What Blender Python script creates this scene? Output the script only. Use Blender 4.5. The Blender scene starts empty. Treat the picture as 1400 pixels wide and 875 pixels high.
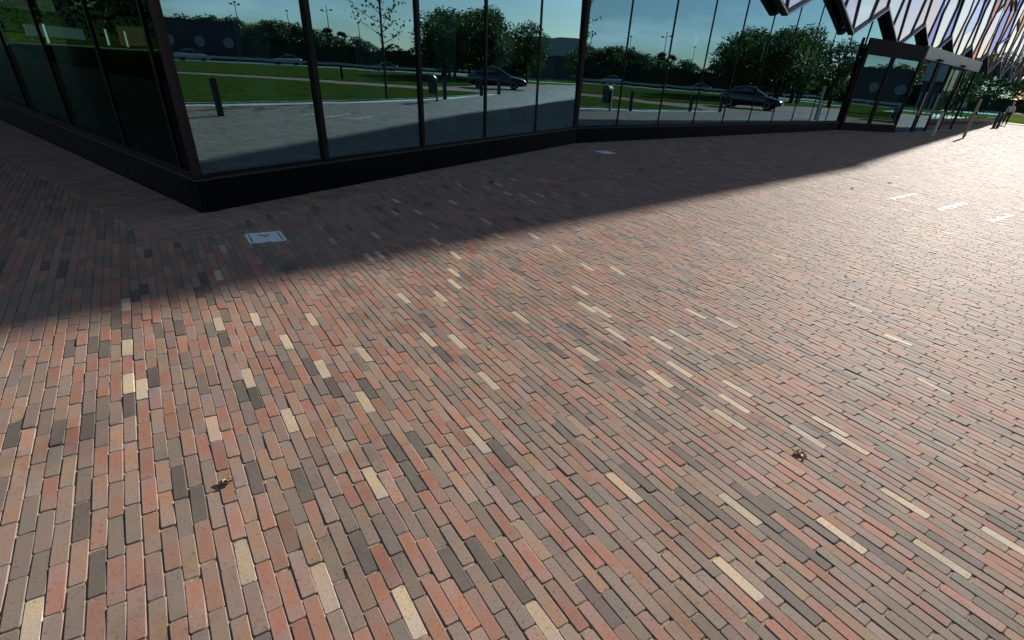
import bpy, bmesh, math, random
import numpy as np
from mathutils import Vector, Matrix
random.seed(7); rng = np.random.default_rng(11)
S = bpy.context.scene
COL = S.collection
R_ = math.radians
# ------------------------------------------------------------------ camera
CAM_H = 1.6
cd = bpy.data.cameras.new('camera'); cam = bpy.data.objects.new('camera', cd); COL.objects.link(cam)
PITCH, ROLL, FPX = R_(30.789), R_(5.585), 699.898
PPX, PPY = 742.141, 498.651
fw = Vector((0, math.cos(PITCH), -math.sin(PITCH))); up0 = Vector((0, math.sin(PITCH), math.cos(PITCH))); rt0 = Vector((1, 0, 0))
rt = rt0 * math.cos(ROLL) + up0 * math.sin(ROLL); up = up0 * math.cos(ROLL) - rt0 * math.sin(ROLL)
m = Matrix((rt, up, -fw)).transposed().to_4x4(); m.translation = Vector((0, 0, CAM_H)); cam.matrix_world = m
cd.sensor_width = 36; cd.lens = FPX / 1400 * 36
cd.shift_x = (700 - PPX) / 1400; cd.shift_y = (PPY - 437.5) / 1400
cd.clip_start = 0.05; cd.clip_end = 2000
S.camera = cam
# ------------------------------------------------------------------ sky, sun, exposure
SUN_AZ, SUN_EL = 38.6, 22.0          # azimuth from +Y towards +X
w = bpy.data.worlds.new('World'); S.world = w; w.use_nodes = True
nt = w.node_tree; N = nt.nodes; bg = N['Background']
sky = N.new('ShaderNodeTexSky'); sky.sky_type = 'NISHITA'; sky.sun_disc = False
sky.sun_elevation = R_(SUN_EL); sky.sun_rotation = R_(SUN_AZ); sky.air_density = 1.0; sky.dust_density = 0.4; sky.ozone_density = 3.0
tc = N.new('ShaderNodeTexCoord'); mp = N.new('ShaderNodeMapping'); mp.inputs['Scale'].default_value = (1.6, 1.6, 7.0)
nz = N.new('ShaderNodeTexNoise'); nz.inputs['Scale'].default_value = 1.7; nz.inputs['Detail'].default_value = 7; nz.inputs['Roughness'].default_value = .55
cr = N.new('ShaderNodeValToRGB'); cr.color_ramp.elements[0].position = .50; cr.color_ramp.elements[1].position = .78
cr.color_ramp.elements[1].color = (.8, .8, .8, 1)
mx = N.new('ShaderNodeMix'); mx.data_type = 'RGBA'; mx.inputs[7].default_value = (15, 16, 17, 1)
L = nt.links.new
L(tc.outputs['Generated'], mp.inputs[0]); L(mp.outputs[0], nz.inputs['Vector']); L(nz.outputs['Fac'], cr.inputs[0])
L(cr.outputs[0], mx.inputs[0]); L(sky.outputs[0], mx.inputs[6]); L(mx.outputs[2], bg.inputs['Color'])
bg.inputs['Strength'].default_value = 0.05
sl = bpy.data.lights.new('sun', 'SUN'); sl.energy = 5.0; sl.angle = R_(.42); sl.color = (1, .93, .84)
so = bpy.data.objects.new('sun', sl); COL.objects.link(so)
sd = Vector((math.sin(R_(SUN_AZ)) * math.cos(R_(SUN_EL)), math.cos(R_(SUN_AZ)) * math.cos(R_(SUN_EL)), math.sin(R_(SUN_EL))))
so.rotation_euler = sd.to_track_quat('Z', 'Y').to_euler(); so.location = sd * 60
vs = S.view_settings; vs.view_transform = 'Standard'; vs.look = 'None'; vs.exposure = 0.86; vs.gamma = 1; vs.use_curve_mapping = False
S.cycles.max_bounces = 8; S.cycles.transparent_max_bounces = 12; S.cycles.glossy_bounces = 4

# ------------------------------------------------------------------ helpers
def px_ground(x, y, z=0.0):
    d = fw * FPX + rt * (x - PPX) - up * (y - PPY); t = (z - CAM_H) / d.z
    return (d.x * t, d.y * t)
def project(P):
    P = np.asarray(P, float); d = P - np.array([0, 0, CAM_H]); z = d @ np.array(fw)
    return PPX + FPX * (d @ np.array(rt)) / z, PPY - FPX * (d @ np.array(up)) / z, z
MATS = {}
def mat(name, color=(.5, .5, .5), rough=.7, metal=0.0, spec=.5, noise=None, bump=None, emit=None, coat=0):
    """noise=(scale, amount[, colour2]), bump=(scale, strength)"""
    if name in MATS: return MATS[name]
    M = bpy.data.materials.new(name); M.use_nodes = True; nt = M.node_tree; p = nt.nodes['Principled BSDF']
    p.inputs['Base Color'].default_value = (*color, 1); p.inputs['Roughness'].default_value = rough; p.inputs['Metallic'].default_value = metal
    p.inputs['Specular IOR Level'].default_value = spec; p.inputs['Coat Weight'].default_value = coat
    if noise:
        tc = nt.nodes.new('ShaderNodeNewGeometry'); n = nt.nodes.new('ShaderNodeTexNoise'); n.inputs['Scale'].default_value = noise[0]; n.inputs['Detail'].default_value = 6
        r = nt.nodes.new('ShaderNodeValToRGB'); a = noise[1]
        c2 = noise[2] if len(noise) > 2 else tuple(c * (1 + a) for c in color)
        r.color_ramp.elements[0].color = (*[c * (1 - a) for c in color], 1); r.color_ramp.elements[1].color = (*c2, 1)
        r.color_ramp.elements[0].position = .3; r.color_ramp.elements[1].position = .7
        nt.links.new(tc.outputs['Position'], n.inputs['Vector']); nt.links.new(n.outputs['Fac'], r.inputs[0]); nt.links.new(r.outputs[0], p.inputs['Base Color'])
    if bump:
        tc = nt.nodes.new('ShaderNodeNewGeometry'); n = nt.nodes.new('ShaderNodeTexNoise'); n.inputs['Scale'].default_value = bump[0]; n.inputs['Detail'].default_value = 5
        b = nt.nodes.new('ShaderNodeBump'); b.inputs['Strength'].default_value = bump[1]; b.inputs['Distance'].default_value = .01
        nt.links.new(tc.outputs['Position'], n.inputs['Vector']); nt.links.new(n.outputs['Fac'], b.inputs['Height']); nt.links.new(b.outputs[0], p.inputs['Normal'])
    if emit: p.inputs['Emission Color'].default_value = (*emit[0], 1); p.inputs['Emission Strength'].default_value = emit[1]
    MATS[name] = M; return M

class MB:
    def __init__(s): s.v = []; s.f = []; s.m = []
    def add(s, vs, fs, mi=0):
        o = len(s.v); s.v += [tuple(v) for v in vs]; s.f += [tuple(i + o for i in f) for f in fs]; s.m += [mi] * len(fs); return s
    def prism(s, poly, z0, z1, mi=0):
        n = len(poly); a = sum(poly[i][0] * poly[(i + 1) % n][1] - poly[(i + 1) % n][0] * poly[i][1] for i in range(n))
        if a < 0: poly = poly[::-1]
        vs = [(x, y, z0) for x, y in poly] + [(x, y, z1) for x, y in poly]
        fs = [tuple(range(n))[::-1], tuple(range(n, 2 * n))] + [(i, (i + 1) % n, n + (i + 1) % n, n + i) for i in range(n)]
        return s.add(vs, fs, mi)
    def box(s, x0, x1, y0, y1, z0, z1, mi=0): return s.prism([(x0, y0), (x1, y0), (x1, y1), (x0, y1)], z0, z1, mi)
    def hexa(s, p, mi=0):   # 8 points: bottom 4 ccw, top 4 ccw
        return s.add(p, [(3, 2, 1, 0), (4, 5, 6, 7), (0, 1, 5, 4), (1, 2, 6, 5), (2, 3, 7, 6), (3, 0, 4, 7)], mi)
    def bar(s, p, q, w, h, upv=(0, 0, 1), mi=0):
        p = Vector(p); q = Vector(q); d = (q - p).normalized(); u = Vector(upv)
        if abs(d.dot(u)) > .98: u = Vector((1, 0, 0))
        sx = d.cross(u).normalized(); uu = sx.cross(d).normalized(); sx *= w / 2; uu *= h / 2
        return s.hexa([p - sx - uu, p + sx - uu, p + sx + uu, p - sx + uu, q - sx - uu, q + sx - uu, q + sx + uu, q - sx + uu], mi)
    def tube(s, pts, rad, n=8, mi=0, cap=True):
        pts = [Vector(p) for p in pts]; rad = rad if isinstance(rad, (list, tuple)) else [rad] * len(pts)
        rings = []
        for i, p in enumerate(pts):
            d = (pts[min(i + 1, len(pts) - 1)] - pts[max(i - 1, 0)]).normalized(); a = Vector((0, 0, 1)) if abs(d.z) < .9 else Vector((1, 0, 0))
            x = d.cross(a).normalized(); y = d.cross(x).normalized()
            rings.append([p + (x * math.cos(k * 2 * math.pi / n) + y * math.sin(k * 2 * math.pi / n)) * rad[i] for k in range(n)])
        vs = [v for r in rings for v in r]; fs = []
        for i in range(len(pts) - 1):
            for k in range(n): fs.append((i * n + k, i * n + (k + 1) % n, (i + 1) * n + (k + 1) % n, (i + 1) * n + k))
        if cap: fs += [tuple(range(n)), tuple(range((len(pts) - 1) * n, len(pts) * n))[::-1]]
        return s.add(vs, fs, mi)
    def lathe(s, prof, n=16, c=(0, 0), mi=0):
        vs = [(c[0] + r * math.cos(2 * math.pi * k / n), c[1] + r * math.sin(2 * math.pi * k / n), z) for r, z in prof for k in range(n)]
        fs = [(i * n + k, i * n + (k + 1) % n, (i + 1) * n + (k + 1) % n, (i + 1) * n + k) for i in range(len(prof) - 1) for k in range(n)]
        fs += [tuple(range(n))[::-1], tuple(range((len(prof) - 1) * n, len(prof) * n))]
        return s.add(vs, fs, mi)
    def mesh(s, name, mats, smooth=False, off=(0, 0, 0)):
        me = bpy.data.meshes.new(name); me.from_pydata([(v[0] - off[0], v[1] - off[1], v[2] - off[2]) for v in s.v], [], s.f)
        for M in (mats if isinstance(mats, (list, tuple)) else [mats]): me.materials.append(M)
        me.polygons.foreach_set('material_index', s.m)
        if smooth: me.polygons.foreach_set('use_smooth', [True] * len(s.f))
        me.update(); return me
def wloc(o):
    v = Vector((0, 0, 0))
    while o: v += o.location; o = o.parent
    return v
def link(name, me, parent=None, loc=(0, 0, 0), rz=0):
    o = bpy.data.objects.new(name, me); COL.objects.link(o); o.location = loc; o.rotation_euler = (0, 0, rz); o.parent = parent; return o
def tag(o, label=None, cat=None, group=None, kind=None):
    for k, v in (('label', label), ('category', cat), ('group', group), ('kind', kind)):
        if v: o[k] = v
    return o
def thing(name, label, cat, loc=(0, 0, 0), rz=0, group=None): return tag(link(name, None, None, loc, rz), label, cat, group)
def part(name, mb, mats, parent, smooth=False, local=False):
    """mesh given in world coordinates (or local) as a child of parent"""
    return link(name, mb.mesh(name, mats, smooth, (0, 0, 0) if local else wloc(parent)), parent)
def solo(name, mb, mats, label, cat, base=(0, 0, 0), group=None, smooth=False):
    return tag(link(name, mb.mesh(name, mats, smooth, base), None, base), label, cat, group)
def struct(name, mb, mats, smooth=False): return tag(link(name, mb.mesh(name, mats, smooth)), kind='structure')
def copy_tree(o, parent=None):
    c = o.copy(); COL.objects.link(c); c.parent = parent
    for ch in list(o.children): copy_tree(ch, c)
    return c

# ------------------------------------------------------------------ plan of the place (metres)
V2 = lambda *a: np.array(a, float)
C = V2(-3.494, 4.964); D = V2(0.254, 12.661); E_ = V2(7.088, 20.0); Kd = V2(-9.255, 8.823)
unit = lambda v: v / np.linalg.norm(v)
uA = unit(D - C); nA = V2(uA[1], -uA[0]); LA = np.linalg.norm(D - C)
uB = unit(E_ - D); nB = V2(uB[1], -uB[0]); LB = 64.0
uL = unit(Kd - C); nL = V2(-uL[1], uL[0]); nL = nL if nL @ (-C) > 0 else -nL; LL = 35.0
def Ap(s, o, z=None): p = C + uA * s + nA * o; return tuple(p) if z is None else (*p, z)
def Bp(s, o, z=None): p = D + uB * s + nB * o; return tuple(p) if z is None else (*p, z)
def Lp(s, o, z=None): p = C + uL * s + nL * o; return tuple(p) if z is None else (*p, z)
TH = R_(142.4); cu = V2(math.sin(TH), math.cos(TH)); cn = V2(-cu[1], cu[0])   # brick course direction and its normal
def uv(p): p = np.asarray(p); return p @ cu, p @ cn

# ------------------------------------------------------------------ materials of the ground
PAL = np.array([(.282, .128, .084), (.285, .163, .102), (.240, .156, .118), (.182, .137, .108), (.106, .086, .074), (.47, .355, .230)])
def brick_material():
    M = bpy.data.materials.new('clay_brick'); M.use_nodes = True; nt = M.node_tree; p = nt.nodes['Principled BSDF']; A = nt.nodes.new; K = nt.links.new
    at = A('ShaderNodeAttribute'); at.attribute_name = 'Col'; g = A('ShaderNodeNewGeometry')
    n1 = A('ShaderNodeTexNoise'); n1.inputs['Scale'].default_value = 9; n1.inputs['Detail'].default_value = 3
    n2 = A('ShaderNodeTexNoise'); n2.inputs['Scale'].default_value = 240; n2.inputs['Detail'].default_value = 3
    n3 = A('ShaderNodeTexNoise'); n3.inputs['Scale'].default_value = .7; n3.inputs['Detail'].default_value = 5
    for n in (n1, n2, n3): K(g.outputs['Position'], n.inputs['Vector'])
    r1 = A('ShaderNodeValToRGB'); r1.color_ramp.elements[0].position = .40; r1.color_ramp.elements[1].position = .66
    K(n1.outputs['Fac'], r1.inputs[0])
    hs = A('ShaderNodeHueSaturation'); hs.inputs['Saturation'].default_value = .72; hs.inputs['Value'].default_value = .90; K(at.outputs['Color'], hs.inputs['Color'])
    al = A('ShaderNodeAttribute'); al.attribute_name = 'Loc'; sp = A('ShaderNodeSeparateColor'); K(al.outputs['Color'], sp.inputs[0])
    def mth(op, a, b=None, c=None):
        q = A('ShaderNodeMath'); q.operation = op
        for i, v in enumerate((a, b, c)):
            if v is None: continue
            if isinstance(v, (int, float)): q.inputs[i].default_value = v
            else: K(v, q.inputs[i])
        return q.outputs[0]
    lx = mth('SUBTRACT', sp.outputs[0], .5); sh = mth('MULTIPLY_ADD', sp.outputs[2], .7, -.35); nn_ = mth('MULTIPLY_ADD', n1.outputs['Fac'], .9, -.45)
    dd = mth('ABSOLUTE', mth('ADD', mth('SUBTRACT', lx, sh), nn_)); ly = mth('ABSOLUTE', mth('SUBTRACT', sp.outputs[1], .5)); dd = mth('MAXIMUM', dd, mth('MULTIPLY', ly, .78))
    mk = A('ShaderNodeMapRange'); mk.interpolation_type = 'SMOOTHSTEP'; mk.inputs['From Min'].default_value = .12; mk.inputs['From Max'].default_value = .44; mk.inputs['To Min'].default_value = 1; mk.inputs['To Max'].default_value = 0; K(dd, mk.inputs['Value'])
    m1 = A('ShaderNodeMix'); m1.data_type = 'RGBA'; K(mk.outputs[0], m1.inputs[0]); K(hs.outputs[0], m1.inputs[6]); K(at.outputs['Color'], m1.inputs[7])
    r2 = A('ShaderNodeMapRange'); r2.inputs['From Min'].default_value = .3; r2.inputs['From Max'].default_value = .7; r2.inputs['To Min'].default_value = .78; r2.inputs['To Max'].default_value = 1.2
    K(n2.outputs['Fac'], r2.inputs['Value'])
    m2 = A('ShaderNodeMix'); m2.data_type = 'RGBA'; m2.blend_type = 'MULTIPLY'; m2.inputs[0].default_value = 1; K(m1.outputs[2], m2.inputs[6]); K(r2.outputs[0], m2.inputs[7])
    r3 = A('ShaderNodeMapRange'); r3.inputs['From Min'].default_value = .45; r3.inputs['From Max'].default_value = .75; r3.inputs['To Min'].default_value = .10; r3.inputs['To Max'].default_value = .42; K(n3.outputs['Fac'], r3.inputs['Value'])
    m3 = A('ShaderNodeMix'); m3.data_type = 'RGBA'; m3.inputs[7].default_value = (.25, .19, .145, 1); K(r3.outputs[0], m3.inputs[0]); K(m2.outputs[2], m3.inputs[6])
    n5 = A('ShaderNodeTexNoise'); n5.inputs['Scale'].default_value = 2.1; n5.inputs['Detail'].default_value = 8; n5.inputs['Roughness'].default_value = .65; K(g.outputs['Position'], n5.inputs['Vector'])
    r5 = A('ShaderNodeMapRange'); r5.inputs['From Min'].default_value = .52; r5.inputs['From Max'].default_value = .72; r5.inputs['To Min'].default_value = 1; r5.inputs['To Max'].default_value = .68; K(n5.outputs['Fac'], r5.inputs['Value'])
    n6 = A('ShaderNodeTexNoise'); n6.inputs['Scale'].default_value = 75; n6.inputs['Detail'].default_value = 5; K(g.outputs['Position'], n6.inputs['Vector'])
    r6 = A('ShaderNodeMapRange'); r6.inputs['From Min'].default_value = .58; r6.inputs['From Max'].default_value = .70; r6.inputs['To Min'].default_value = 1; r6.inputs['To Max'].default_value = .62; K(n6.outputs['Fac'], r6.inputs['Value'])
    m5 = A('ShaderNodeMix'); m5.data_type = 'RGBA'; m5.blend_type = 'MULTIPLY'; m5.inputs[0].default_value = 1; K(m3.outputs[2], m5.inputs[6]); K(mth('MULTIPLY', r5.outputs[0], r6.outputs[0]), m5.inputs[7])
    K(m5.outputs[2], p.inputs['Base Color'])
    p.inputs['Roughness'].default_value = .78; p.inputs['Specular IOR Level'].default_value = .20
    b = A('ShaderNodeBump'); b.inputs['Strength'].default_value = .5; b.inputs['Distance'].default_value = .0016
    n4 = A('ShaderNodeTexNoise'); n4.inputs['Scale'].default_value = 330; n4.inputs['Detail'].default_value = 4; K(g.outputs['Position'], n4.inputs['Vector'])
    K(n4.outputs['Fac'], b.inputs['Height']); K(b.outputs[0], p.inputs['Normal'])
    return M
MBRICK = brick_material()
def far_brick_material():
    M = bpy.data.materials.new('distant_brick_paving'); M.use_nodes = True; nt = M.node_tree; p = nt.nodes['Principled BSDF']; A = nt.nodes.new; K = nt.links.new
    g = A('ShaderNodeNewGeometry'); mp = A('ShaderNodeMapping'); mp.vector_type = 'TEXTURE'; mp.inputs['Rotation'].default_value = (0, 0, math.atan2(cu[1], cu[0])); K(g.outputs['Position'], mp.inputs[0])
    br = A('ShaderNodeTexBrick'); br.offset = .5; br.squash = 1
    for k, v in (('Scale', 1), ('Mortar Size', .002), ('Mortar Smooth', .2), ('Bias', 0), ('Brick Width', .2115), ('Row Height', .0513)): br.inputs[k].default_value = v
    br.inputs['Color1'].default_value = (0, 0, 0, 1); br.inputs['Color2'].default_value = (1, 1, 1, 1); br.inputs['Mortar'].default_value = (.5, .5, .5, 1); K(mp.outputs[0], br.inputs['Vector'])
    r = A('ShaderNodeValToRGB'); r.color_ramp.interpolation = 'CONSTANT'; e = r.color_ramp.elements; pos = 0
    for i, (c, wgt) in enumerate(zip(PAL, (.33, .17, .24, .17, .06, .03))):
        x = e[0] if i == 0 else (e[1] if i == 1 else e.new(pos)); x.position = pos; x.color = (*c, 1); pos += wgt
    K(br.outputs['Color'], r.inputs[0])
    n3 = A('ShaderNodeTexNoise'); n3.inputs['Scale'].default_value = .5; n3.inputs['Detail'].default_value = 6; K(g.outputs['Position'], n3.inputs['Vector'])
    r3 = A('ShaderNodeMapRange'); r3.inputs['From Min'].default_value = .4; r3.inputs['From Max'].default_value = .75; r3.inputs['To Min'].default_value = .08; r3.inputs['To Max'].default_value = .35; K(n3.outputs['Fac'], r3.inputs['Value'])
    m3 = A('ShaderNodeMix'); m3.data_type = 'RGBA'; m3.inputs[7].default_value = (.27, .21, .165, 1); K(r3.outputs[0], m3.inputs[0]); K(r.outputs[0], m3.inputs[6])
    m4 = A('ShaderNodeMix'); m4.data_type = 'RGBA'; m4.inputs[7].default_value = (.06, .045, .03, 1); K(br.outputs['Fac'], m4.inputs[0]); K(m3.outputs[2], m4.inputs[6])
    K(m4.outputs[2], p.inputs['Base Color']); p.inputs['Roughness'].default_value = .9; p.inputs['Specular IOR Level'].default_value = .04
    b = A('ShaderNodeBump'); b.invert = True; b.inputs['Strength'].default_value = .6; b.inputs['Distance'].default_value = .004; K(br.outputs['Fac'], b.inputs['Height']); K(b.outputs[0], p.inputs['Normal'])
    return M
MFAR = far_brick_material()
MSAND = mat('joint_sand', (.20, .15, .10), .95, noise=(60, .35, (.42, .32, .20)), bump=(400, .6))
MGRASS = mat('lawn_grass', (.034, .066, .010), 1.0, spec=.0, noise=(1.6, .45, (.068, .098, .022)), bump=(35, 1.0))
MGRASS2 = mat('far_grass', (.055, .09, .02), 1.0, spec=.0, noise=(.25, .3, (.10, .15, .035)))
MASPH = mat('asphalt', (.05, .05, .052), .85, noise=(3, .2), bump=(150, .4))
MCONC = mat('pale_concrete', (.33, .32, .29), .85, noise=(5, .15), bump=(60, .3))

# ------------------------------------------------------------------ ground, plaza, lawns, road
struct('ground', MB().add([(-700, -700, -.09), (700, -700, -.09), (700, 700, -.09), (-700, 700, -.09)], [(0, 1, 2, 3)]), MGRASS2)
PLAZA = [(-36, -26), (14, -26), (46, -10), (46, 30), (45, 53.5), (40.5, 54.5), (24, 66), (-10, 70), (-36, 34)]
plaza = struct('plaza', MB().add([(x, y, -.0046) for x, y in PLAZA], [tuple(range(len(PLAZA)))]), MSAND)
def inpoly(P, poly):
    x, y = P[..., 0], P[..., 1]; r = np.zeros(x.shape, bool); n = len(poly)
    for i in range(n):
        x1, y1 = poly[i]; x2, y2 = poly[(i + 1) % n]
        if y1 == y2: continue
        c = ((y1 > y) != (y2 > y)) & (x < (x2 - x1) * (y - y1) / (y2 - y1) + x1); r ^= c
    return r
BEND = tuple(D + uB * LB); KEND = tuple(C + uL * LL)
BUILD = [tuple(C), tuple(D), BEND, tuple(np.array(BEND) - nB * 30), tuple(np.array(KEND) + V2(20, 26)), KEND]
NEARLAWN = [(5.5, -12), (8.2, 0), (10.3, 6.75), (12.5, 11.4), (15.5, 16.4), (18.8, 20.4), (20.6, 22.3), (21.6, 21.8), (24.5, 19.5), (27.5, 16.5), (32.0, 12), (36.0, 6), (39, -12)]
FARLAWN = [(44, -40), (43, -2), (38.5, 10), (34.5, 16.5), (30.2, 21.2), (29.6, 23.4), (32, 27.0), (37, 30.8), (46, 34.5), (80.5, 46), (80.5, -60)]
def lawn(poly, z, name, kerb=True):
    n = len(poly)
    o = struct(name, MB().add([(x, y, z) for x, y in poly], [tuple(range(n))]), MGRASS)
    return o
lawn(NEARLAWN, .03, 'near_lawn'); lawn(FARLAWN, .034, 'far_lawn')
# stone edging along the near lawn, one kerb stone after another
_e = [V2(*p) for p in NEARLAWN[1:7]]; _v = []
for i, p in enumerate(_e):
    d = unit(_e[min(i + 1, len(_e) - 1)] - _e[max(i - 1, 0)]); o = V2(-d[1], d[0]); _v += [(*(p + o * .05), .006), (*(p + o * .75), .006)]
edge = struct('lawn_edging', MB().add(_v, [(2 * i, 2 * i + 1, 2 * i + 3, 2 * i + 2) for i in range(len(_e) - 1)]), mat('pale_edging', (.46, .45, .42), .8, noise=(4, .2)))
ks = MB().box(-.49, .49, -.05, .05, -.02, .05).mesh('kerb_stone', [MCONC])
for i in range(1, 6):
    a = V2(*NEARLAWN[i]); b = V2(*NEARLAWN[i + 1]); d = unit(b - a); n = int(np.linalg.norm(b - a))
    for k in range(n):
        p = a + d * (k + .5) * np.linalg.norm(b - a) / n - V2(d[1], -d[0]) * .06 * 1
        link('kerb_stone', ks, edge, (p[0], p[1], 0), math.atan2(d[1], d[0]))
struct('road', MB().add([(83, -180, .0), (96, -180, .0), (97, 80, .0), (110, 240, .0), (97, 240, 0), (84, 80, 0)], [(0, 1, 2, 3, 4, 5)]), MASPH)
struct('road_verge', MB().add([(80.5, -180, -.02), (82.9, -180, -.02), (83.9, 80, -.02), (96.9, 240, -.02), (94, 240, -.02), (80.5, 80, -.02)], [(0, 1, 2, 3, 4, 5)]), MCONC)
struct('far_footpath', MB().add([(40, 57.5, -.03), (80, 45.5, -.03), (80, 47.5, -.03), (41, 60, -.03)], [(0, 1, 2, 3)]), MCONC)
# ground left of the building: lawn with a path in front of it
LEFTLAWN = [(-20, 9.5), (-26, 14.6), (-37, 19.5), (-60, 27), (-90, 24), (-90, -12), (-46, -8), (-22, 4)]
lawn(LEFTLAWN, .032, 'side_lawn')
struct('side_path', MB().add([(-35.5, 19.6, .036), (-36.8, 19.6, .036), (-47, 14, .036), (-50, 2, .036), (-48.5, 2, .036), (-45.6, 13.6, .036)], [(0, 1, 2, 3, 4, 5)]), MCONC)

# ------------------------------------------------------------------ brick paving, brick by brick
PU, PN = .2115, .0513
CELL_U, CELL_N = PU * 5, PN * 20
LIDS = [((-2.62, 4.46), .30, .28), ((.885, 11.74), .33, .29)]
BANDL = [Lp(-.70, .0), Lp(-.70, .66), Lp(34, .66), Lp(34, -.2), Lp(0, -.2)]
BANDA = [Ap(.0, -.2), Ap(LA, -.2), Bp(16.8, -.2), Bp(16.8, .41), tuple(C + uA * LA + nA * .41), Ap(.0, .41)]
def near_cell(P):
    """cells whose bricks are built one by one"""
    z = np.zeros(P.shape[:-1]); q = np.stack([P[..., 0], P[..., 1], z], -1)
    x, y, dep = project(q); d = np.hypot(P[..., 0], P[..., 1])
    ok = (dep > .15) & (x > -260) & (x < 1660) & (y < 1150) & (d < np.where((x > 1150) & (x < 1480), 66, 25))
    ok |= (d < 2.6) & (P[..., 1] > -.6)
    return ok & ~inpoly(P, BUILD) | (ok & (d < 16) & inpoly(P, BUILD) & (np.abs((P - C) @ nA) < .6)) | (ok & (np.abs((P - C) @ nL) < .8) & (d < 16))
us = np.arange(-70, 70); ns = np.arange(-60, 90)
UU, NN = np.meshgrid(us, ns, indexing='ij')
CP = ((UU[..., None] + .5) * CELL_U) * cu + ((NN[..., None] + .5) * CELL_N) * cn
inplaza = inpoly(CP, PLAZA); isnear = near_cell(CP) & inplaza
fa = MB()
for i, j in zip(*np.nonzero(inplaza & ~isnear)):
    q = [(us[i] + a) * CELL_U * cu + (ns[j] + b) * CELL_N * cn for a, b in ((0, 0), (1, 0), (1, 1), (0, 1))]
    if inpoly(np.array(q).mean(0)[None], BUILD)[0] and not (abs((q[0] - D) @ nB) < 2): continue
    fa.add([(*p, -.004) for p in q][::1], [(0, 1, 2, 3)])
fp = part('distant_paving', fa, MFAR, plaza); tag(fp, kind='stuff')
# collect bricks: centre, axis, length, width, base z, palette colour
def palette(k):
    c = rng.choice(6, size=k, p=(.33, .17, .27, .175, .035, .02)); return c
cells = set(zip(us[np.nonzero(isnear)[0]].tolist(), ns[np.nonzero(isnear)[1]].tolist()))
cen = []; kind = []; ph = 0.0
for course in range(int(ns[0]) * 20, int(ns[-1]) * 20):
    cj = course // 20; row = [u for (u, n) in cells if n == cj] if course % 20 == 0 or not cen else row
    if course % 20 == 0: rowset = set(row)
    ph = (course % 2) * .5 * PU + .09 * PU * math.sin(course * .37) + rng.normal(0, .10) * PU
    if not rowset: continue
    lo, hi = min(rowset) * CELL_U, (max(rowset) + 1) * CELL_U
    pos = np.arange(lo - PU, hi + PU, PU) + ph; pos = pos + rng.normal(0, .0025, pos.shape)
    keep = [math.floor(p / CELL_U) in rowset for p in pos]; pos = pos[keep]
    cen.append(pos[:, None] * cu + ((course + .5) * PN + .0012 * math.sin(course * 1.7)) * cn)
cen = np.concatenate(cen); nb = len(cen)
bad = inpoly(cen, BANDL) | inpoly(cen, BANDA)
for (lx, ly), lw, lh in LIDS:
    rel = cen - V2(lx, ly); bad |= (np.abs(rel @ cu) < lh / 2 + .07) & (np.abs(rel @ cn) < lw / 2 + .018)
bad |= inpoly(cen, BUILD) & ((cen - C) @ nA < -.12) & ((cen - C) @ nL < -.12)
cen = cen[~bad]; nb = len(cen); colr = palette(nb)
ang = np.full(nb, math.atan2(cu[1], cu[0])); zb = np.zeros(nb)
# light and charcoal bricks the photograph shows, by their place
def assign(pts, ci, rad=.09):
    for p in pts:
        g = np.array(px_ground(*p)); rel = cen - g; d = np.hypot((rel @ cu) * .5, rel @ cn); k = int(np.argmin(d))
        if d[k] < rad: colr[k] = ci
d2 = np.hypot(cen[:, 0], cen[:, 1])
sel = (colr == 5) & (d2 < 9); colr[sel] = rng.choice([0, 1, 2, 3], sel.sum())
TAN = [(58,856),(338,760),(445,783),(526,611),(518,660),(545,839),(732,848),(666,604),(842,657),(1009,702),(991,774),(1145,734),(1241,690),(1306,778),(1383,754),(1152,600),(177,475),(173,415),(177,526),(195,545),(298,442),(289,572),(347,431),(424,430),(391,465),(443,502),(342,524),(399,573),(503,547),(495,474),(561,410),(594,401),(625,392),(624,376),(581,464),(619,463),(707,436),(674,530),(800,479),(844,459),(800,396),(800,419),(821,424),(838,367),(851,372),(804,364),(929,457),(903,468),(900,511),(936,507),(1022,537),(1022,562),(980,562),(950,426),(994,441),(967,330),(761,339),(727,320),(1061,350),(1084,584),(1133,586),(1169,419),(1281,531),(1237,466),(297,373),(310,338),(456,326),(512,323),(507,349),(521,346),(567,287),(590,306),(591,327),(668,256),(629,253),(682,252),(690,263),(711,266),(737,265),(758,264),(727,276),(671,303),(679,323),(618,277),(798,266),(618,345),(724,320),(745,247),(703,246),(540,276),(545,291)]
assign(TAN, 5)
assign([(247,650),(347,638),(424,678),(481,755),(770,704),(550,647),(613,788),(803,817),(646,763),(550,616),(100,479),(146,482),(248,457),(333,538),(355,554),(1111,726),(1196,760),(1086,823),(1350,861),(12,588),(67,590),(122,592),(176,556),(197,346),(236,331),(185,315),(908,700),(1040,690)], 4)
base = PAL[colr] * (1 + rng.normal(0, .09, (nb, 1))) * (1 + rng.normal(0, .035, (nb, 3)))
blen = np.full(nb, PU - .0046) + rng.normal(0, .0012, nb); bwid = np.full(nb, PN - .0020) + rng.normal(0, .0009, nb)
jc = np.abs(uv(cen)[1] - uv((6.85, 10.43))[1]) < PN * .5; jc &= np.hypot(*(cen - V2(6.9, 10.3)).T) < 9; bwid[jc] = .030   # open joint line at the marks
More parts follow.
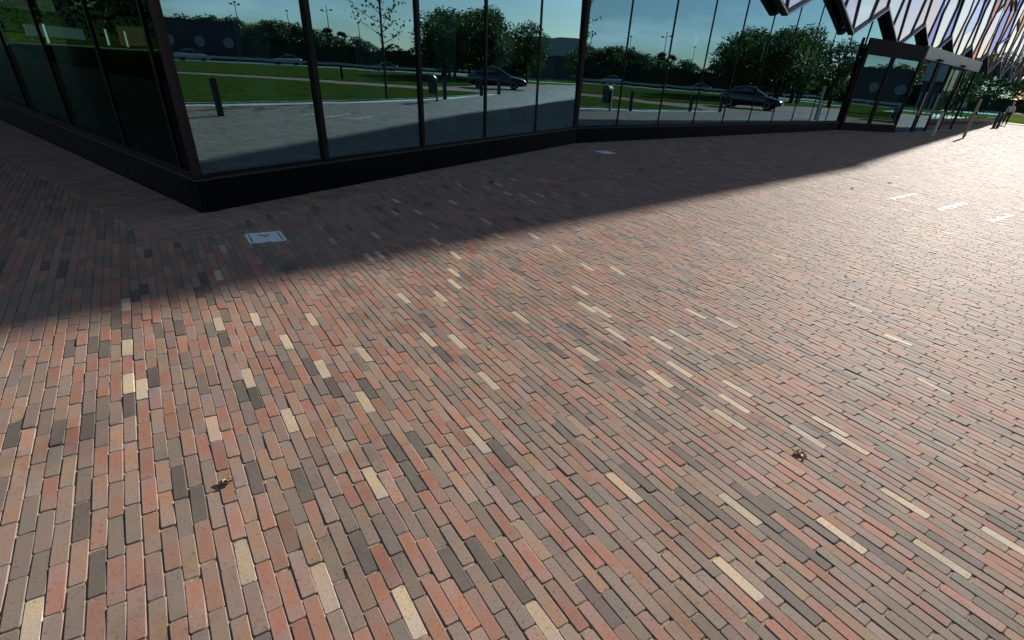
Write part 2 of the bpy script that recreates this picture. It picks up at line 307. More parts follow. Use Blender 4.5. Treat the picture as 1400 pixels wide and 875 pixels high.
# soldier bands along the plinths
def band(pt, s0, s1, rows, off0, axis, dz):
    cs, an = [], []
    for r in range(rows):
        st = np.arange(s0, s1, PN) + rng.uniform(0, PN)
        for s in st: cs.append(pt(s, off0 + (r + .5) * PU))
    return np.array(cs), np.full(len(cs), math.atan2(axis[1], axis[0])), np.full(len(cs), dz)
c1, a1, z1 = band(Lp, -.70, 15, 3, .01, nL, .0025)
c2, a2, z2 = band(Ap, .0, LA, 2, -.01, nA, .0042)
c3, a3, z3 = band(Bp, .1, 12, 2, -.01, nB, .0015)
ok1 = ~((c1 - C) @ nA > .0) | ((c1 - C) @ uL > -.75); 
cb = np.concatenate([c1, c2, c3]); kb = rng.choice([1, 2, 2, 3, 3, 0], len(cb))
cen = np.concatenate([cen, cb]); ang = np.concatenate([ang, a1, a2, a3]); zb = np.concatenate([zb, z1, z2, z3])
base = np.concatenate([base, PAL[kb] * (1 + rng.normal(0, .08, (len(cb), 1)))])
blen = np.concatenate([blen, np.full(len(cb), PU - .004)]); bwid = np.concatenate([bwid, np.full(len(cb), PN - .0035)])
nb = len(cen)
def brick_geo(idx, octa):
    """verts (n,k,3) and the face list of one brick, for the bricks idx"""
    n = len(idx); a = ang[idx] + rng.normal(0, .006, n); L2 = blen[idx] / 2; W2 = bwid[idx] / 2
    if octa:
        c = .0055; out = lambda L2, W2, c: np.stack([np.stack(t, -1) for t in ((L2 - c, -W2), (L2, -W2 + c), (L2, W2 - c), (L2 - c, W2), (-L2 + c, W2), (-L2, W2 - c), (-L2, -W2 + c), (-L2 + c, -W2))], 1)
        full = out(L2, W2, c); top = out(L2 - .0024, W2 - .0024, c * .75); k = 8
    else:
        out = lambda L2, W2: np.stack([np.stack(t, -1) for t in ((L2, -W2), (L2, W2), (-L2, W2), (-L2, -W2))], 1)
        full = out(L2, W2); top = out(L2 - .0026, W2 - .0026); k = 4
    full = full + rng.normal(0, .0006, full.shape); top = top + rng.normal(0, .0007, top.shape)
    ztop = zb[idx] + rng.normal(0, .0008, n); tx = rng.normal(0, .012, n); ty = rng.normal(0, .012, n)
    zt = ztop[:, None] + top[..., 0] * tx[:, None] + top[..., 1] * ty[:, None]
    zf = ztop[:, None] - .0026 + full[..., 0] * tx[:, None] + full[..., 1] * ty[:, None]
    xy = np.concatenate([top, full, full], 1); z = np.concatenate([zt, zf, np.full((n, k), -.030)], 1)
    global LOCAL; LOCAL = xy
    ca, sa = np.cos(a)[:, None], np.sin(a)[:, None]
    X = cen[idx][:, None, 0] + xy[..., 0] * ca - xy[..., 1] * sa; Y = cen[idx][:, None, 1] + xy[..., 0] * sa + xy[..., 1] * ca
    quads = [(k + i, k + (i + 1) % k, (i + 1) % k, i) for i in range(k)] + [(2 * k + i, 2 * k + (i + 1) % k, k + (i + 1) % k, k + i) for i in range(k)]
    return np.stack([X, Y, z], -1), k, quads
def brick_mesh(name, idx, octa, center=None, flat=False):
    Vt, k, quads = brick_geo(idx, octa); n = len(idx); per = 3 * k
    if flat: per = 2 * k; Vt = Vt[:, :per]; quads = quads[:k]
    if center is not None: Vt = Vt - np.array([*center, 0])
    q = np.array(quads)                                           # (2k,4)
    offs = np.arange(n)[:, None] * per
    topf = np.arange(k)[None] + offs; qf = (q.reshape(-1)[None] + offs)
    loops = np.concatenate([topf, qf], 1).reshape(-1).astype(np.int32)
    tot = np.tile(np.array([k] + [4] * len(quads), np.int32), n)
    me = bpy.data.meshes.new(name); me.vertices.add(n * per); me.vertices.foreach_set('co', Vt.reshape(-1))
    me.loops.add(len(loops)); me.loops.foreach_set('vertex_index', loops)
    me.polygons.add(len(tot)); me.polygons.foreach_set('loop_start', np.concatenate([[0], np.cumsum(tot)[:-1]]).astype(np.int32))
    me.update(calc_edges=True); me.shade_flat()
    at = me.color_attributes.new('Col', 'FLOAT_COLOR', 'POINT')
    cc = np.ones((n, per, 4)); cc[..., :3] = base[idx][:, None, :]; cc[:, k:2 * k, :3] *= .96
    at.data.foreach_set('color', cc.reshape(-1))
    lo = me.color_attributes.new('Loc', 'FLOAT_COLOR', 'POINT'); ll = np.ones((n, per, 4)); loc = LOCAL / np.array([.105, .0255]) * .5 + .5; rnd = rng.uniform(0, 1, (n, 1))
    ll[..., :2] = loc[:, :per]; ll[..., 2] = rnd; lo.data.foreach_set('color', ll.reshape(-1)); me.materials.append(MBRICK); me.validate(); return me
bx, by, bd = project(np.concatenate([cen, np.zeros((nb, 1))], 1)); dist = np.hypot(cen[:, 0], cen[:, 1])
vis = (bd > .1) & (bx > 0) & (bx < 1400) & (by > 0) & (by < 875)
order = np.argsort(np.where(vis, np.hypot(dist, CAM_H), 1e9)); single = order[:300]; rest = np.ones(nb, bool); rest[single] = False
for i in single:
    c = cen[i]; o = link('brick', brick_mesh('brick', np.array([i]), True, c), plaza, (c[0], c[1], 0))
nearb = np.nonzero(rest & (dist < 7.5))[0]; farb = np.nonzero(rest & (dist >= 7.5) & (dist < 14))[0]; outb = np.nonzero(rest & (dist >= 14))[0]
tag(link('brick_field', brick_mesh('brick_field', nearb, True), plaza), kind='stuff')
tag(link('outer_brick_field', brick_mesh('outer_brick_field', farb, False), plaza), kind='stuff')
tag(link('far_brick_field', brick_mesh('far_brick_field', outb, False, None, True), plaza), kind='stuff')
print('BRICKS', nb, len(nearb), len(farb), len(outb))

# ------------------------------------------------------------------ glass
def glass_mat(name, tint, refl, base_r, rough=0.0, wob=.0):
    M = bpy.data.materials.new(name); M.use_nodes = True; nt = M.node_tree; N = nt.nodes; K = nt.links.new
    for n in list(N):
        if n.type != 'OUTPUT_MATERIAL': N.remove(n)
    out = [n for n in N][0]
    tr = N.new('ShaderNodeBsdfTransparent'); tr.inputs[0].default_value = (*tint, 1)
    gl = N.new('ShaderNodeBsdfGlossy'); gl.inputs['Color'].default_value = (*refl, 1); gl.inputs['Roughness'].default_value = rough
    lw = N.new('ShaderNodeLayerWeight'); lw.inputs['Blend'].default_value = .5
    pw = N.new('ShaderNodeMath'); pw.operation = 'POWER'; pw.inputs[1].default_value = 4.0; K(lw.outputs['Facing'], pw.inputs[0])
    mr = N.new('ShaderNodeMapRange'); mr.inputs['To Min'].default_value = base_r; mr.inputs['To Max'].default_value = 1; K(pw.outputs[0], mr.inputs['Value'])
    ms = N.new('ShaderNodeMixShader'); K(mr.outputs[0], ms.inputs[0]); K(tr.outputs[0], ms.inputs[1]); K(gl.outputs[0], ms.inputs[2]); K(ms.outputs[0], out.inputs[0])
    if wob:
        g = N.new('ShaderNodeNewGeometry'); n = N.new('ShaderNodeTexNoise'); n.inputs['Scale'].default_value = .9; n.inputs['Detail'].default_value = 1
        b = N.new('ShaderNodeBump'); b.inputs['Strength'].default_value = 1; b.inputs['Distance'].default_value = wob
        K(g.outputs['Position'], n.inputs['Vector']); K(n.outputs['Fac'], b.inputs['Height']); K(b.outputs[0], gl.inputs['Normal'])
    return M
MGLASS = glass_mat('solar_glass', (.15, .26, .26), (.46, .82, 1.0), .43, wob=.0012)
MGREEN = glass_mat('green_glass', (.05, .11, .09), (.22, .42, .34), .05, wob=.0012)
MCLEAR = glass_mat('glass_back', (1, 1, 1), (1, 1, 1), 0.0)
_c = MCLEAR.node_tree; [(_c.links.remove(l)) for l in list(_c.links) if l.to_node.type == 'OUTPUT_MATERIAL']
_c.links.new([n for n in _c.nodes if n.type == 'BSDF_TRANSPARENT'][0].outputs[0], [n for n in _c.nodes if n.type == 'OUTPUT_MATERIAL'][0].inputs[0])
MBLACK = mat('black_stone', (.0032, .0032, .0036), .3, spec=.12, noise=(14, .3))
MFRAME = mat('dark_bronze_frame', (.007, .006, .006), .5, metal=.0, spec=.15)
MCORNER = mat('brown_frame', (.018, .012, .011), .5, metal=0, spec=.2)
MCAP = mat('plinth_cap_metal', (.03, .029, .03), .5, metal=.2)
MINT = mat('interior_dark', (.035, .042, .045), .8)
MINTW = mat('interior_white', (.62, .64, .62), .7)
MFLOOR = mat('interior_floor', (.07, .075, .075), .35)
MROOF = mat('upper_cladding', (.06, .06, .065), .6)

bld = thing('glass_fronted_building', 'tall building with mirroring teal glass walls on a black stone plinth', 'building', (*C, 0))
PZ, GZ0, GZ1 = .305, .345, 5.2
def pane(P0, P1, n, z0, z1, lean, mats, name='window_pane', parent=bld, thick=.012, jit=.0):
    """a glass sheet between plan points; lean (degrees) tips the top inwards"""
    lz = math.tan(R_(lean)) * (z1 - z0); j = random.gauss(0, jit)
    p0 = np.array(P0); p1 = np.array(P1); b0 = p0 - n * thick; b1 = p1 - n * thick
    t = lambda p, k=0: (*(p - n * (lz + k)), z1); 
    mb = MB().hexa([(*p0, z0), (*p1, z0), (*b1, z0), (*b0, z0), t(p0, 0), t(p1, j), t(b1, j), t(b0, 0)])
    mb.m = [1, 1, 0, 1, 1, 1]
    me = mb.mesh(name, mats, off=wloc(parent)); bm = bmesh.new(); bm.from_mesh(me); bmesh.ops.recalc_face_normals(bm, faces=bm.faces); bm.to_mesh(me); bm.free()
    return link(name, me, parent)
GM = [MGLASS, MCLEAR]; GG = [MGREEN, MCLEAR]
def wall_line(pt, n, stops, lean, mats, mull, u, jit=0):
    """plinth slabs, cap, panes and mullions of one glass wall"""
    for a, b in zip(stops[:-1], stops[1:]):
        g = .004
        part('plinth_slab', MB().prism([pt(a + g, 0), pt(b - g, 0), pt(b - g, -.16), pt(a + g, -.16)], -.03, PZ), MBLACK, bld)
        part('plinth_cap', MB().prism([pt(a + .002, .006), pt(b - .002, .006), pt(b - .002, -.15), pt(a + .002, -.15)], PZ + .001, PZ + .014), MCAP, bld)
        part('sill_frame', MB().prism([pt(a, -.045), pt(b, -.045), pt(b, -.12), pt(a, -.12)], PZ + .015, GZ0 + .012), MFRAME, bld)
        pane(pt(a + .012, -.06), pt(b - .012, -.06), n, GZ0, GZ1, lean, mats, jit=jit)
    for s, wd, pr, mm in mull:
        lz = math.tan(R_(lean)) * (GZ1 - GZ0)
        f0, f1 = -.06 + pr, -.13
        part('mullion', MB().hexa([(*pt(s - wd / 2, f0), PZ + .016), (*pt(s + wd / 2, f0), PZ + .016), (*pt(s + wd / 2, f1), PZ + .016), (*pt(s - wd / 2, f1), PZ + .016),
                                   (*pt(s - wd / 2, f0 - lz), GZ1), (*pt(s + wd / 2, f0 - lz), GZ1), (*pt(s + wd / 2, f1 - lz), GZ1), (*pt(s - wd / 2, f1 - lz), GZ1)]), mm, bld)
SA = [0, 1.60, 3.37, 4.98, 6.73, LA]
SB = [0, 1.48, 3.22, 4.98, 6.67, 8.42] + [8.42 + 1.72 * k for k in range(1, 6)] + [17.02]
SB2 = [31.3 + 1.72 * k for k in range(0, 14)] + [LB]
SL = [0, .42, 1.75, 3.5, 5.25, 7.0] + [7 + 1.75 * k for k in range(1, 17)]
wall_line(Ap, nA, SA, 1.05, GM, [(1.60, .066, .04, MFRAME), (3.37, .06, .03, MFRAME), (4.98, .05, .02, MFRAME), (6.73, .04, .015, MFRAME)], uA, .004)
wall_line(Bp, nB, SB, .7, GM, [(s, .035, .015, MFRAME) for s in SB[1:-1]], uB, .004)
for _k in range(8):
    pane(Bp(17.03 + _k * 1.783, -.06), Bp(17.01 + (_k + 1) * 1.783, -.06), nB, 3.06, GZ1, .7, GM, jit=.004)
wall_line(Bp, nB, SB2, .7, GM, [(s, .035, .015, MFRAME) for s in SB2[1:-1]], uB, .004)
wall_line(Lp, nL, SL, .3, GG, [(s, .035, .015, MFRAME) for s in SL[1:]], uL, .004)
# corner posts
def post(p, r, z1, mt, name='corner_post'): 
    part(name, MB().prism([(p[0] + r * math.cos(a), p[1] + r * math.sin(a)) for a in np.linspace(0, 2 * math.pi, 9)[:-1] + .39], PZ + .018, z1), mt, bld)
post(C - unit(nA + nL) * .07, .045, GZ1, MCORNER); post(D - unit(nA + nB) * .06, .06, GZ1, MCORNER)
# floor, ceiling, interior walls, upper storeys
def inset(pts, k):
    c = np.mean(pts, 0); return [tuple(c + (np.array(p) - c) * k) for p in pts]
inner = [tuple(C - nA * .2 - nL * .2), tuple(D - nA * .2 - nB * .1), tuple(np.array(BEND) - nB * .2 - uB * .2), tuple(np.array(BEND) - nB * 9), tuple(D - nB * 9), tuple(C - nL * 9 + uL * 2), tuple(np.array(KEND) - nL * 9), tuple(np.array(KEND) - nL * .2)]
part('interior_floor', MB().add([(*p, .02) for p in inner], [tuple(range(len(inner)))]), MFLOOR, bld)
part('storey_slab', MB().prism([tuple(C - nA * .1 - nL * .1), tuple(D - nA * .1 - nB * .05), tuple(np.array(BEND) - nB * .1), tuple(np.array(BEND) - nB * 26), tuple(np.array(KEND) + V2(18, 22)), tuple(np.array(KEND) - nL * .1)], GZ1 - .02, GZ1 + .25), MINT, bld)
for a, b in ((tuple(np.array(BEND) - nB * 8.9), tuple(D - nB * 8.9)), (tuple(C - nL * 8.9 + uL * 3), tuple(np.array(KEND) - nL * 8.9))):
    d = unit(np.array(b) - np.array(a)); nn = V2(-d[1], d[0]) * .1
    part('interior_wall', MB().prism([tuple(a + nn), tuple(b + nn), tuple(b - nn), tuple(a - nn)], .02, GZ1 - .03), MINT, bld)
TOP = 23.6
# straight upper block: front parallel to the entrance wall
A_ = np.array([uB, -uL]).T; ss = np.linalg.solve(np.array([[uB[0], -uL[0]], [uB[1], -uL[1]]]), (C + nL * 4) - (D + nB * .03))
X0 = tuple((D + nB * .03) + uB * ss[0])
UP = [X0, tuple(np.array(BEND) + nB * .03), tuple(np.array(BEND) - nB * 26), tuple(np.array(KEND) + V2(18, 22)), tuple(np.array(KEND) + nL * 4)]  # left side carries an unseen overhang, added to darken the paving below
part('upper_storeys', MB().prism(UP, GZ1 + .26, TOP), MROOF, bld)
part('roof_edge', MB().prism(inset(UP, 1.004), TOP + .001, TOP + .3), MFRAME, bld)
# interior pieces seen faintly through the glass
for s in (1.35, 3.05, 4.72, 6.45, 8.15):
    part('interior_column', MB().prism([Ap(s - .11, -.55), Ap(s + .11, -.55), Ap(s + .11, -.8), Ap(s - .11, -.8)], .03, GZ1 - .03), MINTW, bld)
part('window_ledge', MB().prism([Ap(.35, -.14), Ap(LA - .1, -.14), Ap(LA - .1, -.5), Ap(.35, -.5)], .36, .40), MINTW, bld)
part('window_ledge', MB().prism([Bp(.35, -.14), Bp(16.5, -.14), Bp(16.5, -.45), Bp(.35, -.45)], .36, .40), MINTW, bld)
MLAMP = mat('ceiling_lamp_light', (.9, .95, .95), .5, emit=((.85, .95, 1), 5.0))
for i, (s, o) in enumerate(((2.2, -3.0), (5.2, -3.0), (8.2, -3.0))):
    tag(link('ceiling_lamp', MB().box(-.6, .6, -.06, .06, 5.02, 5.14).mesh('ceiling_lamp', [MLAMP]), None, Bp(s, o, 0), math.atan2(uB[1], uB[0])), ('lit white ceiling tube nearest the bend in the glass wall', 'middle lit white ceiling tube behind the glass wall', 'lit white ceiling tube farthest from the bend in the glass wall')[i], 'lamp', 'ceiling tubes behind the glass')
MYEL = mat('yellow_banner', (.55, .60, .05), .7, emit=((.5, .6, .05), .25))  # faint glow put into the strips' own colour; they are no lamps
for i, (s, z) in enumerate(((.6, 2.15), (5.0, 2.2), (9.2, 2.35), (12.7, 2.5))):
    solo('hanging_banner', MB().prism([Bp(s - .07, -.5), Bp(s + .07, -.5), Bp(s + .07, -.53), Bp(s - .07, -.53)], z - .25, z + .3), MYEL, ('yellow hanging strip behind the glass next to the bend', 'second yellow hanging strip from the bend behind the glass', 'third yellow hanging strip from the bend behind the glass', 'yellow hanging strip behind the glass nearest the entrance')[i], 'banner', Bp(s, -.5, 0), 'yellow strips behind the glass')

# ------------------------------------------------------------------ coloured polygon facade above the glass
TINTS = dict(clear=(.80, .83, .90), lilac=(.72, .66, .86), blue=(.12, .16, .72), sky=(.45, .55, .9), red=(.42, .08, .06), amber=(.68, .42, .14), green=(.10, .38, .26), rose=(.80, .62, .68))
def tint_mat(k):
    if 'panel_' + k in MATS: return MATS['panel_' + k]
    c = TINTS[k]; M = bpy.data.materials.new('panel_' + k); M.use_nodes = True; nt = M.node_tree; N = nt.nodes; K = nt.links.new; p = N['Principled BSDF']; out = [n for n in N if n.type == 'OUTPUT_MATERIAL'][0]
    p.inputs['Base Color'].default_value = (*[x * .35 for x in c], 1); p.inputs['Roughness'].default_value = .35
    gl = N.new('ShaderNodeBsdfGlossy'); gl.inputs['Roughness'].default_value = .015; gl.inputs['Color'].default_value = (*[.25 + .72 * x for x in c], 1)
    lw = N.new('ShaderNodeLayerWeight'); lw.inputs['Blend'].default_value = .5
    mr = N.new('ShaderNodeMapRange'); mr.inputs['To Min'].default_value = .35; mr.inputs['To Max'].default_value = .95; K(lw.outputs['Facing'], mr.inputs['Value'])
    ms = N.new('ShaderNodeMixShader'); K(mr.outputs[0], ms.inputs[0]); K(p.outputs[0], ms.inputs[1]); K(gl.outputs[0], ms.inputs[2]); K(ms.outputs[0], out.inputs[0])
    MATS['panel_' + k] = M; return M
MBAR = mat('facade_black_bar', (.014, .014, .016), .4); MTRIM = mat('facade_silver_trim', (.42, .43, .45), .35, metal=.8)
fac = thing('coloured_glass_facade', 'coloured glass facade of black framed polygons with a zigzag lower edge', 'facade', Bp(5.65, .2, 3.3))
PER = 5.9; T0 = 8.62 - PER / 2
def zlow(t):
    x = ((t - T0) / PER) % 1.0; return 4.45 - 1.08 * (1 - abs(2 * x - 1))
DT = PER / 4; NC = int((LB - T0) / DT); KINK = 1.75; ZT = 11.0; OFF = .11
rr = random.Random(3)
def bx_(j, z):     # kinked column boundary
    b = T0 + j * DT; zl = zlow(b); k = (z - zl) / KINK; i = math.floor(k); f = k - i; sg = 1 if j % 2 else -1
    a = [0, .42 * sg, -.18 * sg, .36 * sg, -.12 * sg, .3 * sg, 0][min(i, 5)]; c = [0, .42 * sg, -.18 * sg, .36 * sg, -.12 * sg, .3 * sg, 0][min(i + 1, 6)]
    return b + a + (c - a) * f
def levels(j, z0, z1):
    zl = zlow(T0 + j * DT); L_ = [zl + KINK * i for i in range(0, 7)]; return [z for z in L_ if z0 + .02 < z < z1 - .02]
for j in range(NC):
    la, lb = zlow(T0 + j * DT), zlow(T0 + (j + 1) * DT)
    cuts = [0.0]; z = 0
    while True:
        z += rr.choice((1.3, 1.8, 2.5, 3.1))
        if max(la, lb) + z > ZT - .6: break
        cuts.append(z)
    cuts.append(None)
    for c0, c1 in zip(cuts[:-1], cuts[1:]):
        a0, b0 = la + c0, lb + c0; a1, b1 = (la + c1, lb + c1) if c1 else (ZT, ZT)
        left = [a0] + levels(j, a0, a1) + [a1]; right = [b0] + levels(j + 1, b0, b1) + [b1]
        pts = [(bx_(j + 1, z), z) for z in right] + [(bx_(j, z), z) for z in left[::-1]]
        t_ = T0 + j * DT
        low = c0 < 3.5
        pool = ['clear', 'lilac', 'clear', 'lilac', 'sky', 'rose', 'blue'] if t_ < 27 else (['clear', 'blue', 'lilac', 'amber', 'green', 'clear', 'red', 'blue', 'sky'] if low else ['clear', 'clear', 'lilac', 'sky', 'rose', 'clear', 'amber', 'blue'])
        col = rr.choice(pool); tl = rr.gauss(0, .006); n = len(pts)
        f = [(*Bp(s, OFF + tl * (z - a0)), z) for s, z in pts]; bk = [(*Bp(s, OFF - .03 + tl * (z - a0)), z) for s, z in pts]
        part('glass_panel', MB().add(f + bk, [tuple(range(n)), tuple(range(n, 2 * n))[::-1]] + [(i, (i + 1) % n, n + (i + 1) % n, n + i) for i in range(n)]), tint_mat(col), fac)
        if c1 and rr.random() < .55:
            part('cross_bar', MB().bar(Bp(bx_(j, a1), OFF + .02, a1), Bp(bx_(j + 1, b1), OFF + .02, b1), .12, .05), MTRIM if rr.random() < .5 else MBAR, fac)
    # column bar
    zs = [la] + levels(j, la, ZT) + [ZT]; mb = MB()
    for z0, z1 in zip(zs[:-1], zs[1:]): mb.bar(Bp(bx_(j, z0), OFF + .01, z0), Bp(bx_(j, z1), OFF + .01, z1), .065, .08, (nB[0], nB[1], 0))
    part('frame_bar', mb, MBAR, fac)
    # deep black soffit along the zigzag edge and its silver nosing
    p, q = T0 + j * DT, T0 + (j + 1) * DT
    part('zigzag_edge', MB().hexa([Bp(p, .0, la - .08), Bp(q, .0, lb - .08), Bp(q, OFF + .07, lb - .08), Bp(p, OFF + .07, la - .08), Bp(p, .0, la + .05), Bp(q, .0, lb + .05), Bp(q, OFF + .07, lb + .05), Bp(p, OFF + .07, la + .05)][::1]), MBAR, fac)
    part('edge_trim', MB().bar(Bp(p, OFF + .075, la - .03), Bp(q, OFF + .075, lb - .03), .05, .035), MTRIM, fac)
part('backing_wall', MB().prism([Bp(T0, .05), Bp(LB, .05), Bp(LB, -.03), Bp(T0, -.03)], 4.62, ZT), MROOF, fac)

# ------------------------------------------------------------------ entrance porch
MSILV = mat('brushed_silver', (.34, .35, .37), .4, metal=.7, noise=(6, .12)); MDARK = mat('porch_black', (.006, .006, .007), .55, spec=.15)
ent = thing('entrance_porch', 'black glazed entrance porch with a silver fascia beside the mirrored wall', 'porch', Bp(20.7, 1.25, 0))
E0, E1, E2, E3 = V2(17.05, .02), V2(20.7, 1.25), V2(31.2, 1.62), V2(31.25, .02)
ep = lambda e, z=None: Bp(e[0], e[1], z)
def seg(e0, e1, a, b, w0, w1, z0, z1, mb=None):
    d = unit(e1 - e0); n = V2(d[1], -d[0]); n = -n if n[1] < 0 else n
    pa, pb = e0 + d * a, e0 + d * b; mb = mb or MB()
    return mb.prism([ep(pa + n * w0), ep(pb + n * w0), ep(pb + n * w1), ep(pa + n * w1)], z0, z1)
len1 = np.linalg.norm(E1 - E0); len2 = np.linalg.norm(E2 - E1)
part('porch_roof', MB().prism([ep(E0), ep(E1), ep(E2), ep(E3)], 3.0, 3.05), MDARK, ent)
part('side_fascia', seg(E0, E1, 0, len1, -.05, .06, 2.86, 3.42), MDARK, ent)
part('front_fascia', seg(E1, E2, .0, len2, -.05, .10, 2.98, 3.46), MSILV, ent)
for a in (2.2, 6.6): 
    q = E1 + unit(E2 - E1) * a; f = part('fascia_light', seg(E1, E2, a - .28, a + .28, .102, .22, 3.0, 3.09), MDARK, ent)
part('side_plinth', seg(E0, E1, 0, len1, -.06, .03, -.02, .30), MDARK, ent)
part('side_post', seg(E0, E1, .0, .16, -.05, .03, .302, 2.858), MDARK, ent); part('side_post', seg(E0, E1, len1 * .46, len1 * .46 + .22, -.05, .03, .302, 2.858), MDARK, ent); part('side_post', seg(E0, E1, len1 - .10, len1, -.05, .03, .302, 2.858), MDARK, ent)
def epane(e0, e1, a, b, z0, z1, mats, lean=.3):
    d = unit(e1 - e0); n = V2(d[1], -d[0]); n = -n if n[1] < 0 else n
    P0, P1 = np.array(ep(e0 + d * a)), np.array(ep(e0 + d * b)); nn = uB * n[0] + nB * n[1]
    return pane(P0, P1, nn, z0, z1, lean, mats, 'door_glass', ent)
epane(E0, E1, .17, len1 * .46, .31, 2.85, GM); epane(E0, E1, len1 * .46 + .23, len1 - .11, .31, 2.85, GM)
part('threshold', seg(E1, E2, 0, len2, -.12, .25, -.02, .012), MCAP, ent)
epane(E1, E2, .12, 2.6, .05, 2.95, GM); epane(E1, E2, 3.1, 5.0, .05, 2.95, GM)
for a, wd, mm in ((2.62, .16, MFRAME), (2.9, .18, MDARK), (5.02, .2, MDARK), (7.6, .24, MDARK), (10.4, .14, MDARK)):
    part('door_post', seg(E1, E2, a, a + wd, -.06, .04, .013, 2.975), mm, ent)
for a in (2.35, 4.6): part('door_handle', MB().tube([ep(E1 + unit(E2 - E1) * a + V2(-.03, .1), z) for z in (.75, 1.75)], .025), MSILV, ent)
part('inner_wall', MB().prism([ep(V2(25.6, -.3)), ep(V2(31.1, -.3)), ep(V2(31.1, .1)), ep(V2(25.6, .1))], .01, 2.97), MDARK, ent)
part('inner_leaf', MB().prism([ep(V2(26.2, .12)), ep(V2(26.3, .12)), ep(V2(26.3, 1.35)), ep(V2(26.2, 1.35))], .02, 2.95), MDARK, ent)

# ------------------------------------------------------------------ posts in front of the entrance
MWOOD = mat('weathered_post', (.30, .23, .155), .7, noise=(18, .25)); MSTEEL = mat('steel_post', (.46, .46, .45), .35, metal=.8)
q = px_ground(1316.8, 188.8)
t = thing('reader_post', 'tall tan post with a slanted head and dark button before the entrance', 'post', (*q, 0), math.atan2(uB[1], uB[0]))
part('post_body', MB().hexa([(-.09, -.05, 0), (.09, -.05, 0), (.09, .05, 0), (-.09, .05, 0), (-.09, -.05, 1.62), (.09, -.05, 1.70), (.09, .05, 1.70), (-.09, .05, 1.62)]), MWOOD, t, local=True)
part('button_box', MB().box(-.05, .05, -.11, -.051, 1.02, 1.16), MDARK, t, local=True)
part('foot_plate', MB().box(-.12, .12, -.08, .08, .001, .02), MSTEEL, t, local=True)
q = px_ground(1275, 186.5)
t = thing('push_button_post', 'short silver post standing directly before the entrance doors', 'post', (*q, 0), math.atan2(uB[1], uB[0]))
part('post_body', MB().box(-.05, .05, -.05, .05, 0, 1.02), MSTEEL, t, local=True); part('post_cap', MB().box(-.056, .056, -.056, .056, 1.021, 1.05), MCAP, t, local=True)
MBOLL = mat('bollard_dark', (.035, .036, .04), .5, noise=(20, .2))
def bollard_meshes():
    b = MB().box(-.07, .07, -.07, .07, 0, .80).mesh('bollard_body', [MBOLL]); c = MB().hexa([(-.075, -.075, .801), (.075, -.075, .801), (.075, .075, .801), (-.075, .075, .801), (-.05, -.05, .84), (.05, -.05, .84), (.05, .05, .84), (-.05, .05, .84)]).mesh('bollard_cap', [MBOLL])
    return b, c
BM = bollard_meshes()
def bollard(x, y, label, h=1.0, rz=0.0):
    t = thing('bollard', label, 'bollard', (x, y, 0), rz, 'dark square bollards round the plaza'); t.scale = (1, 1, h)
    link('shaft', BM[0], t); link('cap', BM[1], t)
q1, q2 = px_ground(1357.5, 175.3), px_ground(1362.8, 175.0)
bollard(*q1, 'dark post left of the pair standing past the entrance porch', 1.2); bollard(*q2, 'dark post right of the pair standing past the entrance porch', 1.2)
BL = [((6.5, 6.4), 'dark bollard mirrored alone in the widest pane beside the corner'), ((18.0, 20.3), 'dark bollard mirrored just in front of the parked car'), ((37.0, 18.5), 'distant dark bollard on the far side of the mirrored path'), ((14.7, 16.5), 'dark bollard mirrored right beside the litter bin'), ((20.0, 22.6), 'dark bollard mirrored at the tip of the near lawn'), ((9.6, 3.5), 'dark bollard at the near lawn edge nearest the photographer')]
for (x, y), l in BL: bollard(x, y, l)
# litter bin
t = thing('litter_bin', 'dark litter bin on a post mirrored in the glass by the lawn', 'bin', (13.0, 15.1, 0), R_(30))
part('bin_body', MB().hexa([(-.17, -.14, .32), (.17, -.14, .32), (.17, .14, .32), (-.17, .14, .32), (-.21, -.17, .88), (.21, -.17, .88), (.21, .17, .88), (-.21, .17, .88)]), MBOLL, t, local=True)
part('bin_hood', MB().hexa([(-.22, -.18, .90), (.22, -.18, .90), (.22, .18, .90), (-.22, .18, .90), (-.2, -.08, 1.0), (.2, -.08, 1.0), (.2, .08, 1.0), (-.2, .08, 1.0)]), MBOLL, t, local=True)
part('bin_post', MB().box(-.05, .05, .145, .22, 0, .85), MBOLL, t, local=True)

# ------------------------------------------------------------------ covers and small things on the paving
MLID = mat('pale_metal_cover', (.62, .65, .68), .5, metal=0, noise=(30, .15)); MLIDD = mat('cover_slot', (.05, .055, .06), .6)
for i, ((lx, ly), lw, lh) in enumerate(LIDS):
    t = thing('ground_cover', ('pale metal access cover in the shaded paving near the corner', 'small pale metal cover in the shaded paving by the wall bend')[i], 'cover', (lx, ly, 0), math.atan2(cn[1], cn[0]))
    W, H = lw / 2, lh / 2
    fr = MB(); fr.box(-W, W, -H, -H + .016, -.02, .003).box(-W, W, H - .016, H, -.02, .003).box(-W, -W + .022, -H + .017, H - .017, -.02, .003).box(W - .022, W, -H + .017, H - .017, -.02, .003)
    part('cover_frame', fr, MLID, t, local=True)
    part('cover_gap', MB().box(-W + .0225, W - .0225, -H + .0165, H - .0165, -.02, -.0042), MLIDD, t, local=True)
    part('cover_plate', MB().box(-W + .034, W - .034, -H + .020, H - .020, -.0041, .002), MLID, t, local=True)
    part('key_slot', MB().box(-.055, .045, .04, .062, .0022, .0032), MLIDD, t, local=True); part('key_hole', MB().box(-.012, .022, -.005, .018, .0022, .0032), MLIDD, t, local=True)
